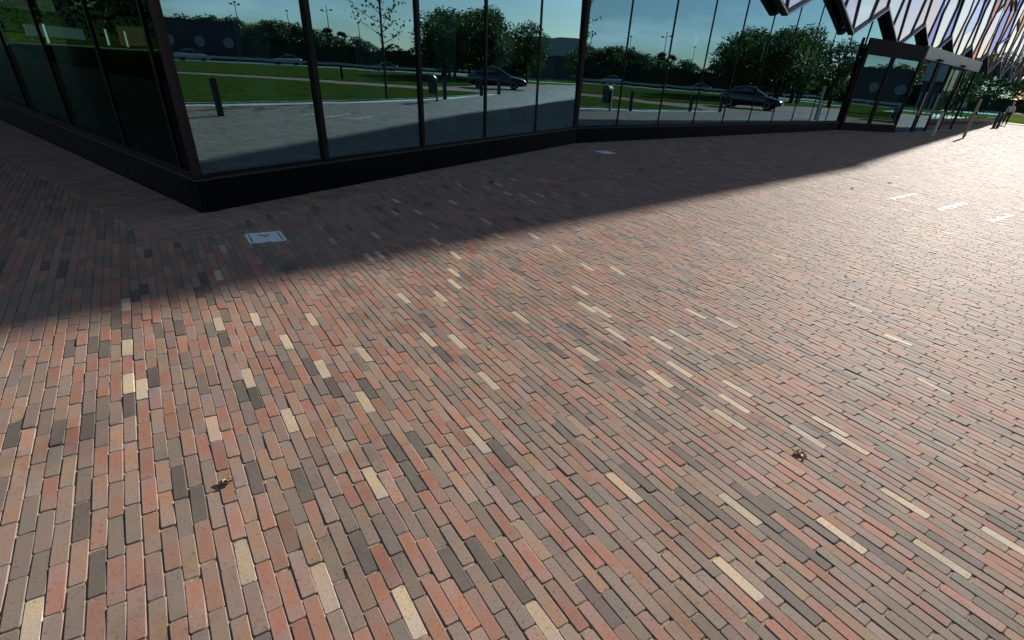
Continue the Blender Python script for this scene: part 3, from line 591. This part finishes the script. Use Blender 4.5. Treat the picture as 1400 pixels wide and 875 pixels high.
# short white painted marks: a line across the courses with teeth along them
MPAINT = mat('white_road_paint', (.86, .86, .84), .6, noise=(30, .12, (.88, .88, .86)))
for i, (a, b, n, sg, tl) in enumerate((((5.78, 9.49), (6.71, 10.31), 4, 1, .06), ((6.25, 8.91), (7.32, 9.85), 5, 1, .09), ((6.78, 8.38), (7.64, 9.10), 3, -1, .08))):
    a, b = V2(*a), V2(*b); d = unit(b - a); o = V2(d[1], -d[0]); mb = MB()
    mb.prism([tuple(a - o * .012), tuple(b - o * .012), tuple(b + o * .012), tuple(a + o * .012)], .0032, .0050)
    for k in range(n):
        p = a + (b - a) * (k / (n - 1) * .86 + .04); mb.prism([tuple(p - d * .05), tuple(p + d * .07), tuple(p + cu * sg * tl + d * .02), tuple(p + cu * sg * tl * .9 - d * .01)], .0034, .0052)
    solo('painted_mark', mb, MPAINT, ('white toothed paint mark nearest the shade edge on the sunlit paving', 'middle and broadest white toothed paint mark on the sunlit paving', 'white toothed paint mark nearest the right border of the photo')[i], 'paint mark', (*a, 0), 'white painted marks on the paving')
MLEAF = mat('dry_leaf', (.32, .20, .10), .7, noise=(40, .35)); MLEAFD = mat('dark_dry_leaf', (.06, .035, .02), .8)
def leaf_mesh(seed, curl=1.0):
    r = random.Random(seed); n = 9; vs = []; fs = []
    for i in range(n):
        t_ = i / (n - 1); wdt = .024 * math.sin(math.pi * min(1, t_ * 1.02 + .02)) ** .7 * (1 + .35 * math.sin(i * 2.6)); x = (t_ - .5) * .085
        zc = .002 + curl * (.007 * math.sin(t_ * 5 + seed) ** 2 + .001)
        for k, s in enumerate((-1, -.5, 0, .5, 1)): vs.append((x + r.gauss(0, .001), s * wdt, zc + curl * (.009 * abs(s) ** 1.6) + r.gauss(0, .0012)))
    for i in range(n - 1):
        for k in range(4): a = i * 5 + k; fs.append((a, a + 1, a + 6, a + 5))
    mb = MB().add(vs, fs); mb.tube([(.042, 0, .006), (.06, .003, .012), (.075, .008, .006)], .0012, 5); return mb
def leaf(px, label, sc=1, mt=None, n=1, rz=0, seed=1):
    g = px_ground(*px); t = thing('fallen_leaf', label, 'leaf', (*g, .001), rz); t.scale = (sc, sc, sc)
    for k in range(n):
        o = link('leaf_blade', leaf_mesh(seed + k, 1 + .4 * k).mesh('leaf_blade', [mt or MLEAF], True), t); o.location = (0.028 * k - .014 * (n - 1), .012 * (k % 2), .002 * k); o.rotation_euler = (.25 * k, .1 * k, 1.3 * k)
leaf((309, 661), 'curled brown dry leaves lying together on the sunlit bricks at lower left', .50, None, 3, .3, 2)
leaf((1095, 621), 'single curled pale dry leaf on the sunlit bricks at right', .6, None, 2, 2.0, 5)
for i, (p, l) in enumerate([((1216, 251), 'dark dry leaf beside the faded white marks on the paving'), ((1165, 258), 'dark dry leaf on the sunlit paving just outside the shade edge'), ((672, 250), 'dark leaf on the shaded paving before the second window joint'), ((877, 232), 'dark dry leaf lying on the shaded paving near the curved wall'), ((723, 205), 'dry leaf caught at the foot of the black plinth'), ((424, 264), 'pale scrap of leaf at the foot of the corner plinth'), ((930, 231), 'dark leaf in the shade before the long mirrored wall'), ((671, 476), 'tiny brown dry leaf on the bricks in the middle of the plaza')]):
    leaf(p, l, 1.1 if i < 7 else .45, MLEAFD if i in (0, 1, 2, 3, 6) else MLEAF, 1, i * 1.1, 20 + i)

# ------------------------------------------------------------------ cars
def car_proto(color, name):
    r = link('parked_car', None)
    paint = mat('paint_' + name, color, .25, metal=.4, coat=1); win = mat('car_glass', (.012, .014, .016), .05, spec=.8); tyre = mat('tyre', (.02, .02, .02), .8); rim = mat('rim', (.5, .5, .52), .3, metal=.9)
    hl = mat('headlamp', (.8, .82, .85), .1, spec=.8); tl = mat('tail_lamp', (.35, .01, .01), .2)
    # stations along x: (x, z_bottom, z_belt, halfwidth)
    st = [(-2.18, .42, .62, .62), (-2.12, .30, .84, .78), (-1.75, .22, .93, .86), (-1.0, .20, .94, .89), (0, .20, .92, .89), (.85, .20, .89, .89), (1.5, .21, .80, .87), (2.0, .26, .68, .80), (2.20, .40, .56, .62)]
    vs, fs = [], []
    for x, zb_, zt_, hw in st:
        for y, z in ((-hw * .9, zb_), (-hw, zb_ + .16), (-hw, zt_ - .16), (-hw * .93, zt_ - .03), (-hw * .75, zt_), (0, zt_ + .015), (hw * .75, zt_), (hw * .93, zt_ - .03), (hw, zt_ - .16), (hw, zb_ + .16), (hw * .9, zb_)): vs.append((x, y, z))
    k = 11
    for i in range(len(st) - 1):
        for j in range(k): a, b = i * k + j, i * k + (j + 1) % k; fs.append((a, b, b + k, a + k))
    fs += [tuple(range(k))[::-1], tuple(range((len(st) - 1) * k, len(st) * k))]
    body = part('body', MB().add(vs, fs), paint, r, True, True)
    gs = [(-1.62, .92, .93, .72, .70), (-1.0, .92, 1.34, .76, .58), (-.45, .92, 1.41, .78, .60), (.15, .91, 1.39, .78, .60), (1.1, .86, .87, .74, .72)]
    vs, fs = [], []
    for x, zb_, zt_, wb, wt in gs:
        for y, z in ((-wb, zb_ - .03), (-wt, zt_ - .05), (-wt * .85, zt_), (wt * .85, zt_), (wt, zt_ - .05), (wb, zb_ - .03)): vs.append((x, y, z))
    for i in range(len(gs) - 1):
        for j in range(6): a, b = i * 6 + j, i * 6 + (j + 1) % 6; fs.append((a, b, b + 6, a + 6))
    part('windows', MB().add(vs, fs), win, r, True, True)
    rf = [(x, zt_ + .012, wt * .9) for x, zb_, zt_, wb, wt in gs[1:4]]; vs, fs = [], []
    for x, z, wt in rf: vs += [(x, -wt, z - .02), (x, 0, z + .01), (x, wt, z - .02), (x, wt, z - .05), (x, -wt, z - .05)]
    for i in range(2):
        for j in range(5): a, b = i * 5 + j, i * 5 + (j + 1) % 5; fs.append((a, b, b + 5, a + 5))
    part('roof', MB().add(vs, fs), paint, r, True, True)
    ty = MB(); pts = []
    for x in (-1.32, 1.32):
        for s in (-1, 1):
            wv = link('wheel', None, r, (x, s * .80, .32))
            for nm, prof, mm in (('tyre', [(.20, -.10), (.31, -.10), (.32, -.05), (.32, .05), (.31, .10), (.20, .10)], tyre), ('rim', [(.04, -.085), (.20, -.102), (.205, 0), (.20, .102), (.04, .085)], rim)):
                me = MB().lathe(prof, 18).mesh(nm, [mm], False); me.transform(Matrix.Rotation(math.pi / 2, 4, 'X')); link(nm, me, wv)
    for s in (-1, 1):
        part('headlight', MB().hexa([(2.0, s * .55 - .16, .56), (2.14, s * .55 - .13, .54), (2.14, s * .55 + .13, .54), (2.0, s * .55 + .16, .56), (1.9, s * .57 - .16, .70), (2.05, s * .55 - .12, .63), (2.05, s * .55 + .12, .63), (1.9, s * .57 + .16, .70)]), hl, r, local=True)
        part('tail_light', MB().box(-2.16, -2.08, s * .6 - .14, s * .6 + .14, .68, .82), tl, r, local=True)
    part('bumper', MB().box(2.1, 2.22, -.62, .62, .30, .44), mat('car_black', (.02, .02, .02), .5), r, local=True)
    return r
dark = car_proto((.012, .013, .018), 'black'); silver = car_proto((.62, .64, .66), 'silver')
dark.location = (28.6, 27.6, 0); dark.rotation_euler = (0, 0, math.atan2(.85, -.55)); tag(dark, 'black car parked beside the lawn, mirrored twice in the glass', 'car', 'cars mirrored in the glass')
silver.location = (90.5, 26, .0); silver.rotation_euler = (0, 0, math.atan2(-1, .02)); tag(silver, 'silver car on the distant road, mirrored behind the mirrored lawn', 'car', 'cars mirrored in the glass')
s2 = copy_tree(silver); s2.location = (87.5, 13.0, 0); s2.rotation_euler = (0, 0, math.atan2(1, .02)); tag(s2, 'silver car on the distant road, mirrored in the pane next to the corner', 'car')
s3 = copy_tree(dark); s3.location = (91, 42, 0); s3.rotation_euler = (0, 0, math.atan2(-1, .02)); tag(s3, 'dark car on the distant road, mirrored farther along than the silver ones', 'car')

# ------------------------------------------------------------------ guard rail along the road
gr = thing('guard_rail', 'low metal guard rail along the distant road, mirrored in the glass', 'guard rail', (81.4, 0, 0))
part('rail', MB().bar((81.4, -60, .62), (82.2, 60, .62), .06, .28), mat('galvanised', (.42, .43, .44), .45, metal=.6), gr)
gpm = MB().box(-.05, .05, -.05, .05, 0, .7).mesh('rail_post', [MSTEEL])
for k in range(30): link('rail_post', gpm, gr, (.1 + .8 * (k * 4 / 120), -60 + k * 4 + 2, 0))
# sound wall with round portholes
MWALL = mat('barrier_wall', (.045, .05, .05), .8, noise=(.8, .2)); MPORT = mat('porthole', (.20, .24, .25), .3)
sw = thing('noise_barrier', 'long dark barrier wall with a row of pale round portholes behind the road', 'wall', (103, -30, 0))
part('barrier_panel', MB().box(102.8, 103.2, -3, 22, 0, 5.6), MWALL, sw)
pm = MB().lathe([(.02, 0), (.8, 0), (.8, .05), (.02, .05)], 18).mesh('porthole', [MPORT]); pm.transform(Matrix.Rotation(-math.pi / 2, 4, 'Y'))
for k in range(4): link('porthole', pm, sw, (-.21, 50 - k * 4.2, 2.6))

# ------------------------------------------------------------------ houses and hall behind
def house(name, label, x, y, w_, d_, h, rh, rz, wallm, roofm, nwin=4):
    t = thing(name, label, 'building', (x, y, 0), rz)
    part('wall', MB().add([(-w_ / 2, -d_ / 2, 0), (w_ / 2, -d_ / 2, 0), (w_ / 2, d_ / 2, 0), (-w_ / 2, d_ / 2, 0), (-w_ / 2, -d_ / 2, h), (w_ / 2, -d_ / 2, h), (w_ / 2, d_ / 2, h), (-w_ / 2, d_ / 2, h), (-w_ / 2, 0, h + rh), (w_ / 2, 0, h + rh)], [(0, 1, 5, 4), (2, 3, 7, 6), (1, 2, 6, 9, 5), (3, 0, 4, 8, 7)]), wallm, t, local=True)
    e = .4
    part('roof', MB().add([(-w_ / 2 - e, -d_ / 2 - e, h - .1), (w_ / 2 + e, -d_ / 2 - e, h - .1), (w_ / 2 + e, 0, h + rh + .15), (-w_ / 2 - e, 0, h + rh + .15), (-w_ / 2 - e, d_ / 2 + e, h - .1), (w_ / 2 + e, d_ / 2 + e, h - .1),
        (-w_ / 2 - e, -d_ / 2 - e, h - .3), (w_ / 2 + e, -d_ / 2 - e, h - .3), (w_ / 2 + e, d_ / 2 + e, h - .3), (-w_ / 2 - e, d_ / 2 + e, h - .3)], [(0, 1, 2, 3), (3, 2, 5, 4), (0, 6, 7, 1), (5, 8, 9, 4), (6, 9, 8, 7)]), roofm, t, local=True)
    wm = mat('house_glass', (.03, .035, .04), .1)
    for k in range(nwin):
        x_ = -w_ / 2 + w_ * (k + .5) / nwin
        wv = part('window', MB().box(x_ - .75, x_ + .75, -d_ / 2 - .06, -d_ / 2 - .005, 1.0, 2.5), mat('window_frame_white', (.7, .7, .68), .5), t, local=True)
        part('glazing', MB().box(x_ - .66, x_ + .66, -d_ / 2 - .075, -d_ / 2 - .0605, 1.09, 2.41), wm, wv, local=True)
MRB = mat('red_brick_wall', (.30, .09, .05), .85, noise=(2, .2)); MRT = mat('grey_roof', (.07, .075, .075), .7, noise=(1, .2)); MRR = mat('red_roof', (.30, .085, .045), .8, noise=(1, .2)); MDK = mat('dark_wall', (.06, .065, .06), .8)
house('field_hall', 'dark hall with a pale pitched roof mirrored left of the wall bend', 90, 79, 13, 9, 4.2, 3.0, R_(125), MDK, mat('pale_roof', (.24, .23, .20), .7), 3)
house('brick_house', 'red brick house with a red roof mirrored in the coloured panels', 130, 100, 16, 11, 5.5, 3.5, R_(120), MRB, MRR, 5)
house('brick_house', 'second red roofed brick house farther behind the trees', 146, 126, 16, 11, 6.5, 4.2, R_(130), MRB, MRR, 5)

# ------------------------------------------------------------------ lamp masts
def mast(x, y, h, label, heads):
    t = thing('lamp_mast', label, 'lamp post', (x, y, 0)); part('pole', MB().tube([(0, 0, 0), (0, 0, h)], [.11, .06], 8), MBOLL, t, local=True)
    for k, (dx, dy, dz) in enumerate(heads):
        part('lamp_head', MB().box(dx - .22, dx + .22, dy - .22, dy + .22, h + dz - .1, h + dz + .12), MBOLL, t, local=True)
        if dx or dy: part('arm', MB().bar((0, 0, h + dz - .12), (dx, dy, h + dz - .12), .06, .05), MBOLL, t, local=True)
mast(114, 40, 10.2, 'tall floodlight mast with two side lamps mirrored above the distant trees', [(.1, -.9, -.9), (.1, .9, -.7)])
mast(117, 47, 8, 'single headed lamp post mirrored above the distant trees', [(0, 0, 0)])
mast(122, 25, 9.6, 'mast with a cross of lamps mirrored to the right of the bend', [(0, -.7, -.3), (0, .7, -.3), (.0, 0, .0)])
mast(125, 35, 9.3, 'slim lamp post with a round head mirrored in the long wall', [(0, 0, 0)])
mast(44, 60, 5.5, 'slim lamp post at the far end of the plaza beside the road', [(0.3, 0, 0)])

# ------------------------------------------------------------------ trees
def leaf_material(name, c1, c2, trans=.35):
    M = bpy.data.materials.new(name); M.use_nodes = True; nt = M.node_tree; N = nt.nodes; K = nt.links.new; p = N['Principled BSDF']; out = [n for n in N if n.type == 'OUTPUT_MATERIAL'][0]
    g = N.new('ShaderNodeNewGeometry'); n = N.new('ShaderNodeTexNoise'); n.inputs['Scale'].default_value = .9; K(g.outputs['Position'], n.inputs['Vector'])
    ad = N.new('ShaderNodeMath'); K(n.outputs['Fac'], ad.inputs[0]); mm = N.new('ShaderNodeMath'); mm.operation = 'MULTIPLY_ADD'; mm.inputs[1].default_value = .5; mm.inputs[2].default_value = -.25; K(g.outputs['Random Per Island'], mm.inputs[0]); K(mm.outputs[0], ad.inputs[1])
    r = N.new('ShaderNodeValToRGB'); r.color_ramp.elements[0].color = (*c1, 1); r.color_ramp.elements[1].color = (*c2, 1); r.color_ramp.elements[0].position = .3; r.color_ramp.elements[1].position = .7; K(ad.outputs[0], r.inputs[0])
    K(r.outputs[0], p.inputs['Base Color']); p.inputs['Roughness'].default_value = .6
    tr = N.new('ShaderNodeBsdfTranslucent'); K(r.outputs[0], tr.inputs[0]); ms = N.new('ShaderNodeMixShader'); ms.inputs[0].default_value = trans
    K(p.outputs[0], ms.inputs[1]); K(tr.outputs[0], ms.inputs[2]); K(ms.outputs[0], out.inputs[0]); return M
MLV = leaf_material('leaves_green', (.020, .050, .010), (.060, .100, .022)); MLV2 = leaf_material('leaves_deep', (.012, .032, .012), (.035, .065, .02)); MLV3 = leaf_material('leaves_yellowish', (.06, .09, .015), (.16, .17, .03))
MBARK = mat('bark', (.055, .042, .032), .9, noise=(12, .4), bump=(30, .6))
def crown_mesh(name, h0, h1, rad, clumps, per, ls, seed, mt, squash=1.0, trunk_r=.16):
    r = np.random.default_rng(seed); hc = (h0 + h1) / 2; hh = (h1 - h0) / 2
    cs = []
    while len(cs) < clumps:
        p = r.uniform(-1, 1, 3)
        if np.linalg.norm(p) < 1 and np.linalg.norm(p) > .25: cs.append(p * np.array([rad, rad, hh]) * (1 - .25 * max(p[2], 0)) + np.array([0, 0, hc]))
    V_, F_ = [], []
    for c in cs:
        s = rad * r.uniform(.22, .38)
        for k in range(per):
            d = r.normal(0, 1, 3); d = d / np.linalg.norm(d) * s * r.uniform(.35, 1.0) ** .6; p = c + d * np.array([1, 1, .75])
            a = r.normal(0, 1, 3); a /= np.linalg.norm(a); b = np.cross(a, r.normal(0, 1, 3)); b /= np.linalg.norm(b); l = ls * r.uniform(.6, 1.25)
            i = len(V_); V_ += [p - a * l * .5, p + b * l * .28, p + a * l * .5, p - b * l * .28]; F_.append((i, i + 1, i + 2, i + 3))
    tm = MB(); tm.tube([(0, 0, -.05), (.03, .02, h0 * .5), (-.04, .03, h0), (.02, 0, hc), (0, 0, h1 * .88)], [trunk_r * 1.25, trunk_r, trunk_r * .85, trunk_r * .5, .02], 8)
    for c in cs[::max(1, len(cs) // 16)]:
        z0 = h0 * .8 + (c[2] - h0 * .8) * .35; tm.tube([(0, 0, z0), tuple(c * .5 + np.array([0, 0, z0 * .5 + .1])), tuple(c)], [trunk_r * .4, trunk_r * .25, .012], 5)
    return MB().add(V_, F_).mesh(name + '_crown', [mt]), tm.mesh(name + '_trunk', [MBARK], True)
PROTO = {'big': crown_mesh('big', 1.6, 9.2, 3.6, 90, 55, .36, 1, MLV, trunk_r=.24), 'round': crown_mesh('round', 1.0, 5.4, 2.5, 60, 50, .32, 2, MLV), 'deep': crown_mesh('deep', .8, 5.6, 2.2, 55, 50, .3, 3, MLV2), 'yellow': crown_mesh('yellow', .9, 5.0, 2.2, 50, 45, .3, 4, MLV3), 'cone': crown_mesh('cone', .4, 6.0, 1.25, 50, 45, .25, 6, MLV2)}
def tree(kind, heading, dist_, sc, label, group=None, xy=None):
    x, y = xy if xy else (dist_ * math.sin(R_(heading)), dist_ * math.cos(R_(heading)))
    t = thing('tree', label, 'tree', (x, y, -.05), random.uniform(0, 6), group); t.scale = (sc * random.uniform(.92, 1.1), sc * random.uniform(.92, 1.1), sc)
    link('crown', PROTO[kind][0], t); link('trunk', PROTO[kind][1], t)
FARL = {'round': 'rounded leafy tree in the distant tree line mirrored in the glass', 'deep': 'very dark dense tree in the distant tree line mirrored in the glass', 'yellow': 'yellowish leafy tree in the distant tree line mirrored in the glass', 'cone': 'narrow conical tree in the distant tree line mirrored in the glass'}
for hd, ds, k, sc in [(88, 90, 'round', .75), (86, 92, 'deep', .9), (84, 90, 'round', .95), (82.5, 88, 'deep', 1.0), (80.5, 84, 'round', 1.0), (78.6, 90, 'deep', 1.05), (77, 86, 'yellow', .95), (75.2, 84, 'round', 1.0), (73.6, 88, 'deep', 1.0), (72.2, 86, 'round', .9), (70.8, 92, 'cone', .95), (69.4, 88, 'cone', .85), (68.2, 90, 'deep', .8), (81.5, 98, 'deep', 1.05), (79.5, 100, 'round', 1.1), (76, 98, 'deep', 1.05), (85, 100, 'round', .95), (74.4, 100, 'yellow', 1.1), (71.5, 98, 'deep', .95), (90, 95, 'deep', .9), (92, 95, 'round', .9)]:
    tree(k, hd, ds * 1.3, sc * 1.3, FARL[k], 'trees of the distant tree line')
for x, y, sc, l in [(45.5, 32.5, .70, 'large dense tree mirrored at the left end of the big tree group'), (47.5, 37.5, .80, 'tallest dense tree in the big tree group mirrored in the glass'), (52.5, 39.5, .82, 'large dense tree in the middle of the mirrored big tree group'), (51.5, 45.5, .76, 'large dense tree mirrored at the right end of the big tree group')]:
    tree('big', 0, 0, sc, l, None, (x, y))
BIGL = 'tall dense tree standing behind the mirrored big tree group'
for x, y, sc in [(51.5, 34, .66), (57, 37, .85), (58, 44, .95), (63, 47, .85), (64, 41, .9), (69, 47, 1.0), (74, 77, .7), (67, 66, .6)]: tree('big', 0, 0, sc, BIGL, 'trees behind the big tree group', (x, y))
FARR = 'distant tree beyond the far end of the plaza'
for hd, ds, k, sc in [(45, 95, 'big', .9), (42.5, 100, 'big', 1.0), (40, 105, 'big', 1.05), (37.8, 100, 'big', .9), (36, 110, 'big', 1.0), (34, 104, 'big', 1.0), (39, 118, 'big', 1.2), (35, 122, 'big', 1.2), (43.5, 120, 'big', 1.2)]: tree(k, hd, ds * 1.65, sc * 1.45, FARR, 'trees beyond the plaza end')
for y in (-8, -14, -20, -26, -33, -41, -48, -56, -65): tree('big', 0, 0, 1.0 + .02 * (y % 5), 'tall tree beside the far end of the dark barrier wall', 'trees beside the barrier wall', (106 + (y % 3) * 3, y))
LFT = 'shaded tree behind the lawn left of the building'
for i, (x, y, k, sc) in enumerate([(-66, 27, 'big', .9), (-72, 22, 'big', 1.0), (-68, 34, 'big', 1.0), (-74, 30, 'big', 1.1), (-64, 20, 'deep', 1.5), (-70, 15, 'big', 1.0), (-60, 33, 'deep', 1.3), (-78, 18, 'big', 1.1), (-58, 38, 'big', .9), (-72, 38, 'big', 1.0), (-80, 25, 'big', 1.2), (-66, 10, 'deep', 1.5)]):
    tree(k, 0, 0, sc, LFT, 'trees left of the building', (x, y))
# young slender tree on the lawn edge
def young_tree(x, y, label, h=6.2, seed=5):
    t = thing('young_tree', label, 'tree', (x, y, 0)); r = random.Random(seed); tm = MB(); V_, F_ = [], []
    tm.tube([(0, 0, 0), (.03, .02, 1.6), (-.02, .05, 3.2), (.04, .02, 4.8), (0, 0, h)], [.055, .05, .042, .028, .008], 8)
    for k in range(26):
        z0 = 1.9 + k * .16 + r.uniform(-.05, .05); a = k * 2.4 + r.uniform(-.4, .4); l = (1.7 - .9 * (k / 26)) * r.uniform(.6, 1)
        p = [Vector((.02, .02, z0))]
        for q in range(1, 5): p.append(p[-1] + Vector((math.cos(a) * l / 4, math.sin(a) * l / 4, l * (.09 + .02 * q) + r.uniform(-.05, .05)))); a += r.uniform(-.25, .25)
        tm.tube(p, [.016, .012, .009, .006, .003], 5)
        for q in p[2:]:
            for m_ in range(7):
                c = q + Vector((r.gauss(0, .11), r.gauss(0, .11), r.gauss(-.02, .09))); u1 = Vector((r.gauss(0, 1), r.gauss(0, 1), r.gauss(0, 1))).normalized(); u2 = u1.cross(Vector((r.gauss(0, 1), r.gauss(0, 1), r.gauss(0, 1)))).normalized(); s_ = r.uniform(.05, .085)
                i = len(V_); V_ += [c - u1 * s_, c + u2 * s_ * .6, c + u1 * s_, c - u2 * s_ * .6]; F_.append((i, i + 1, i + 2, i + 3))
    part('trunk', tm, MBARK, t, True, True); part('crown', MB().add(V_, F_), MLV, t, local=True)
young_tree(13.8, 13.4, 'slender young tree with sparse leaves mirrored at the lawn edge')
# hedge under the tree line
def hedge(name, label, p, q, wd, h, n, seed):
    r = np.random.default_rng(seed); p = np.array(p); q = np.array(q); V_, F_ = [], []
    d = unit(q - p); nn = V2(-d[1], d[0]); Ln = np.linalg.norm(q - p)
    for k in range(n):
        s = r.uniform(0, Ln); o = r.uniform(-1, 1) * wd / 2; z = h * r.uniform(0, 1) ** .6 * (1 + .12 * math.sin(s * 1.3)); c = np.array([*(p + d * s + nn * o), z])
        a = r.normal(0, 1, 3); a /= np.linalg.norm(a); b = np.cross(a, r.normal(0, 1, 3)); b /= np.linalg.norm(b); l = .42 * r.uniform(.6, 1.2)
        i = len(V_); V_ += [c - a * l * .5, c + b * l * .35, c + a * l * .5, c - b * l * .35]; F_.append((i, i + 1, i + 2, i + 3))
    t = thing(name, label, 'hedge', (*((p + q) / 2), 0)); part('foliage', MB().add(V_, F_), MLV2, t); cc = MB(); k = int(Ln / 3)
    for i in range(k):
        a0, a1 = p + d * (Ln * i / k), p + d * (Ln * (i + 1) / k - .02); hh = h * (.80 + .08 * math.sin(i * 2.1)); w2 = wd * .36
        cc.prism([tuple(a0 + nn * w2), tuple(a1 + nn * w2), tuple(a1 - nn * w2), tuple(a0 - nn * w2)], 0, hh)
    part('opaque_core', cc, MLV2, t)  # solid blocks added inside the foliage to stop bright sky showing through
hedge('hedge', 'long dark hedge behind the distant road, mirrored under the tree line', (105, 18), (97, 100), 3.0, 4.0, 15000, 1)
hedge('hedge', 'dark hedge behind the lawn left of the building', (-62, 10), (-58, 42), 2.2, 2.6, 4500, 2)
hedge('hedge', 'low dark hedge across the far end beyond the plaza', (72, 158), (150, 108), 2.4, 3.4, 7000, 3)

# ------------------------------------------------------------------ things on the left lawn, seen mirrored in the side wall
MWHITE = mat('white_paint', (.75, .75, .73), .6)
wp = MB().box(-.06, .06, -.06, .06, 0, .95).mesh('white_post_body', [MWHITE]); wc = MB().box(-.07, .07, -.07, .07, .951, .99).mesh('white_post_cap', [MCONC])
for i, (x, y) in enumerate([(-34.2, 18.6), (-40.0, 18.9), (-46.5, 17.9), (-47.0, 16.9), (-46.5, 15.5)]):
    t = thing('white_post', ('thick white post mirrored at the left border of the side wall', 'white post mirrored left of the pale board', 'white post mirrored right of the pale board', 'white post mirrored before the brown board', 'white post mirrored nearest the corner of the building')[i], 'post', (x, y, 0), .3, 'white posts on the side lawn'); link('shaft', wp, t); link('cap', wc, t)
t = thing('lawn_board', 'low pale board on two legs on the side lawn', 'board', (-43.5, 19.6, 0), R_(60))
part('board', MB().box(-1.5, 1.5, -.04, .04, .25, .85), mat('pale_board', (.45, .5, .55), .5), t, local=True)
for x in (-1.3, 1.3): part('leg', MB().box(x - .05, x + .05, .045, .12, 0, .8), MSTEEL, t, local=True)
t = thing('lawn_board', 'brown upright notice board on the side lawn', 'board', (-48.0, 17.0, 0), R_(70))
part('board', MB().box(-.6, .6, -.05, .05, .1, 1.25), mat('brown_board', (.30, .19, .08), .6), t, local=True)
for x in (-.5, .5): part('leg', MB().box(x - .04, x + .04, .055, .12, 0, 1.2), MSTEEL, t, local=True)

# ------------------------------------------------------------------ person by the far posts
def skin(name, joints, edges, radii, mt, parent, sub=1):
    me = bpy.data.meshes.new(name); me.from_pydata(joints, edges, []); o = link(name, me, parent); me.materials.append(mt)
    md = o.modifiers.new('skin', 'SKIN'); sv = me.skin_vertices[0].data if me.skin_vertices else None
    if sv is None: 
        bm = bmesh.new(); bm.from_mesh(me); bm.verts.layers.skin.verify(); bm.to_mesh(me); bm.free(); sv = me.skin_vertices[0].data
    for i, r in enumerate(radii): sv[i].radius = (r, r) if not isinstance(r, tuple) else r; sv[i].use_root = i == 0
    md2 = o.modifiers.new('sub', 'SUBSURF'); md2.levels = sub; md2.render_levels = sub; return o
q = px_ground(1371.5, 171.3)
per = thing('person', 'person in dark clothes and a pale top walking past the far posts', 'person', (*q, 0), R_(-30))
J = [(0, 0, .95), (0, 0, 1.15), (0, 0, 1.40), (0, .01, 1.50), (0, .02, 1.60), (0, .03, 1.68), (-.19, 0, 1.40), (-.25, .03, 1.13), (-.22, .14, .90), (.19, 0, 1.40), (.25, -.03, 1.13), (.23, .06, .88), (-.10, 0, .90), (-.11, .10, .50), (-.11, .02, .09), (-.11, .15, .04), (.10, 0, .90), (.11, .02, .50), (.11, -.18, .10), (.11, -.06, .04)]
ED = [(0, 1), (1, 2), (2, 3), (3, 4), (4, 5), (2, 6), (6, 7), (7, 8), (2, 9), (9, 10), (10, 11), (0, 12), (12, 13), (13, 14), (14, 15), (0, 16), (16, 17), (17, 18), (18, 19)]
RA = [.13, .12, .13, .05, .085, .08, .06, .045, .035, .06, .045, .035, .085, .06, .042, .035, .085, .06, .042, .035]
MSK = mat('skin_tone', (.45, .28, .2), .6); MCLO = mat('dark_clothes', (.02, .022, .03), .85); MPALE = mat('pale_top', (.55, .56, .58), .8)
skin('body', J, ED, RA, MSK, per)
skin('trousers', [J[0], J[12], J[13], (J[14][0], J[14][1], .12), J[16], J[17], (J[18][0], J[18][1], .13)], [(0, 1), (1, 2), (2, 3), (0, 4), (4, 5), (5, 6)], [.15, .105, .08, .065, .105, .08, .065], MCLO, per)
skin('jacket', [(0, 0, .98), (0, 0, 1.15), (0, 0, 1.40), (-.19, 0, 1.40), (-.25, .03, 1.13), (-.225, .12, .94), (.19, 0, 1.40), (.25, -.03, 1.13), (.235, .05, .92)], [(0, 1), (1, 2), (2, 3), (3, 4), (4, 5), (2, 6), (6, 7), (7, 8)], [.155, .15, .155, .08, .062, .05, .08, .062, .05], MPALE, per)
hm = MB().lathe([(.01, 1.60), (.092, 1.61), (.10, 1.68), (.085, 1.74), (.02, 1.775)], 12, (0, .01)); part('hair', hm, mat('grey_hair', (.4, .38, .36), .8), per, True, True)
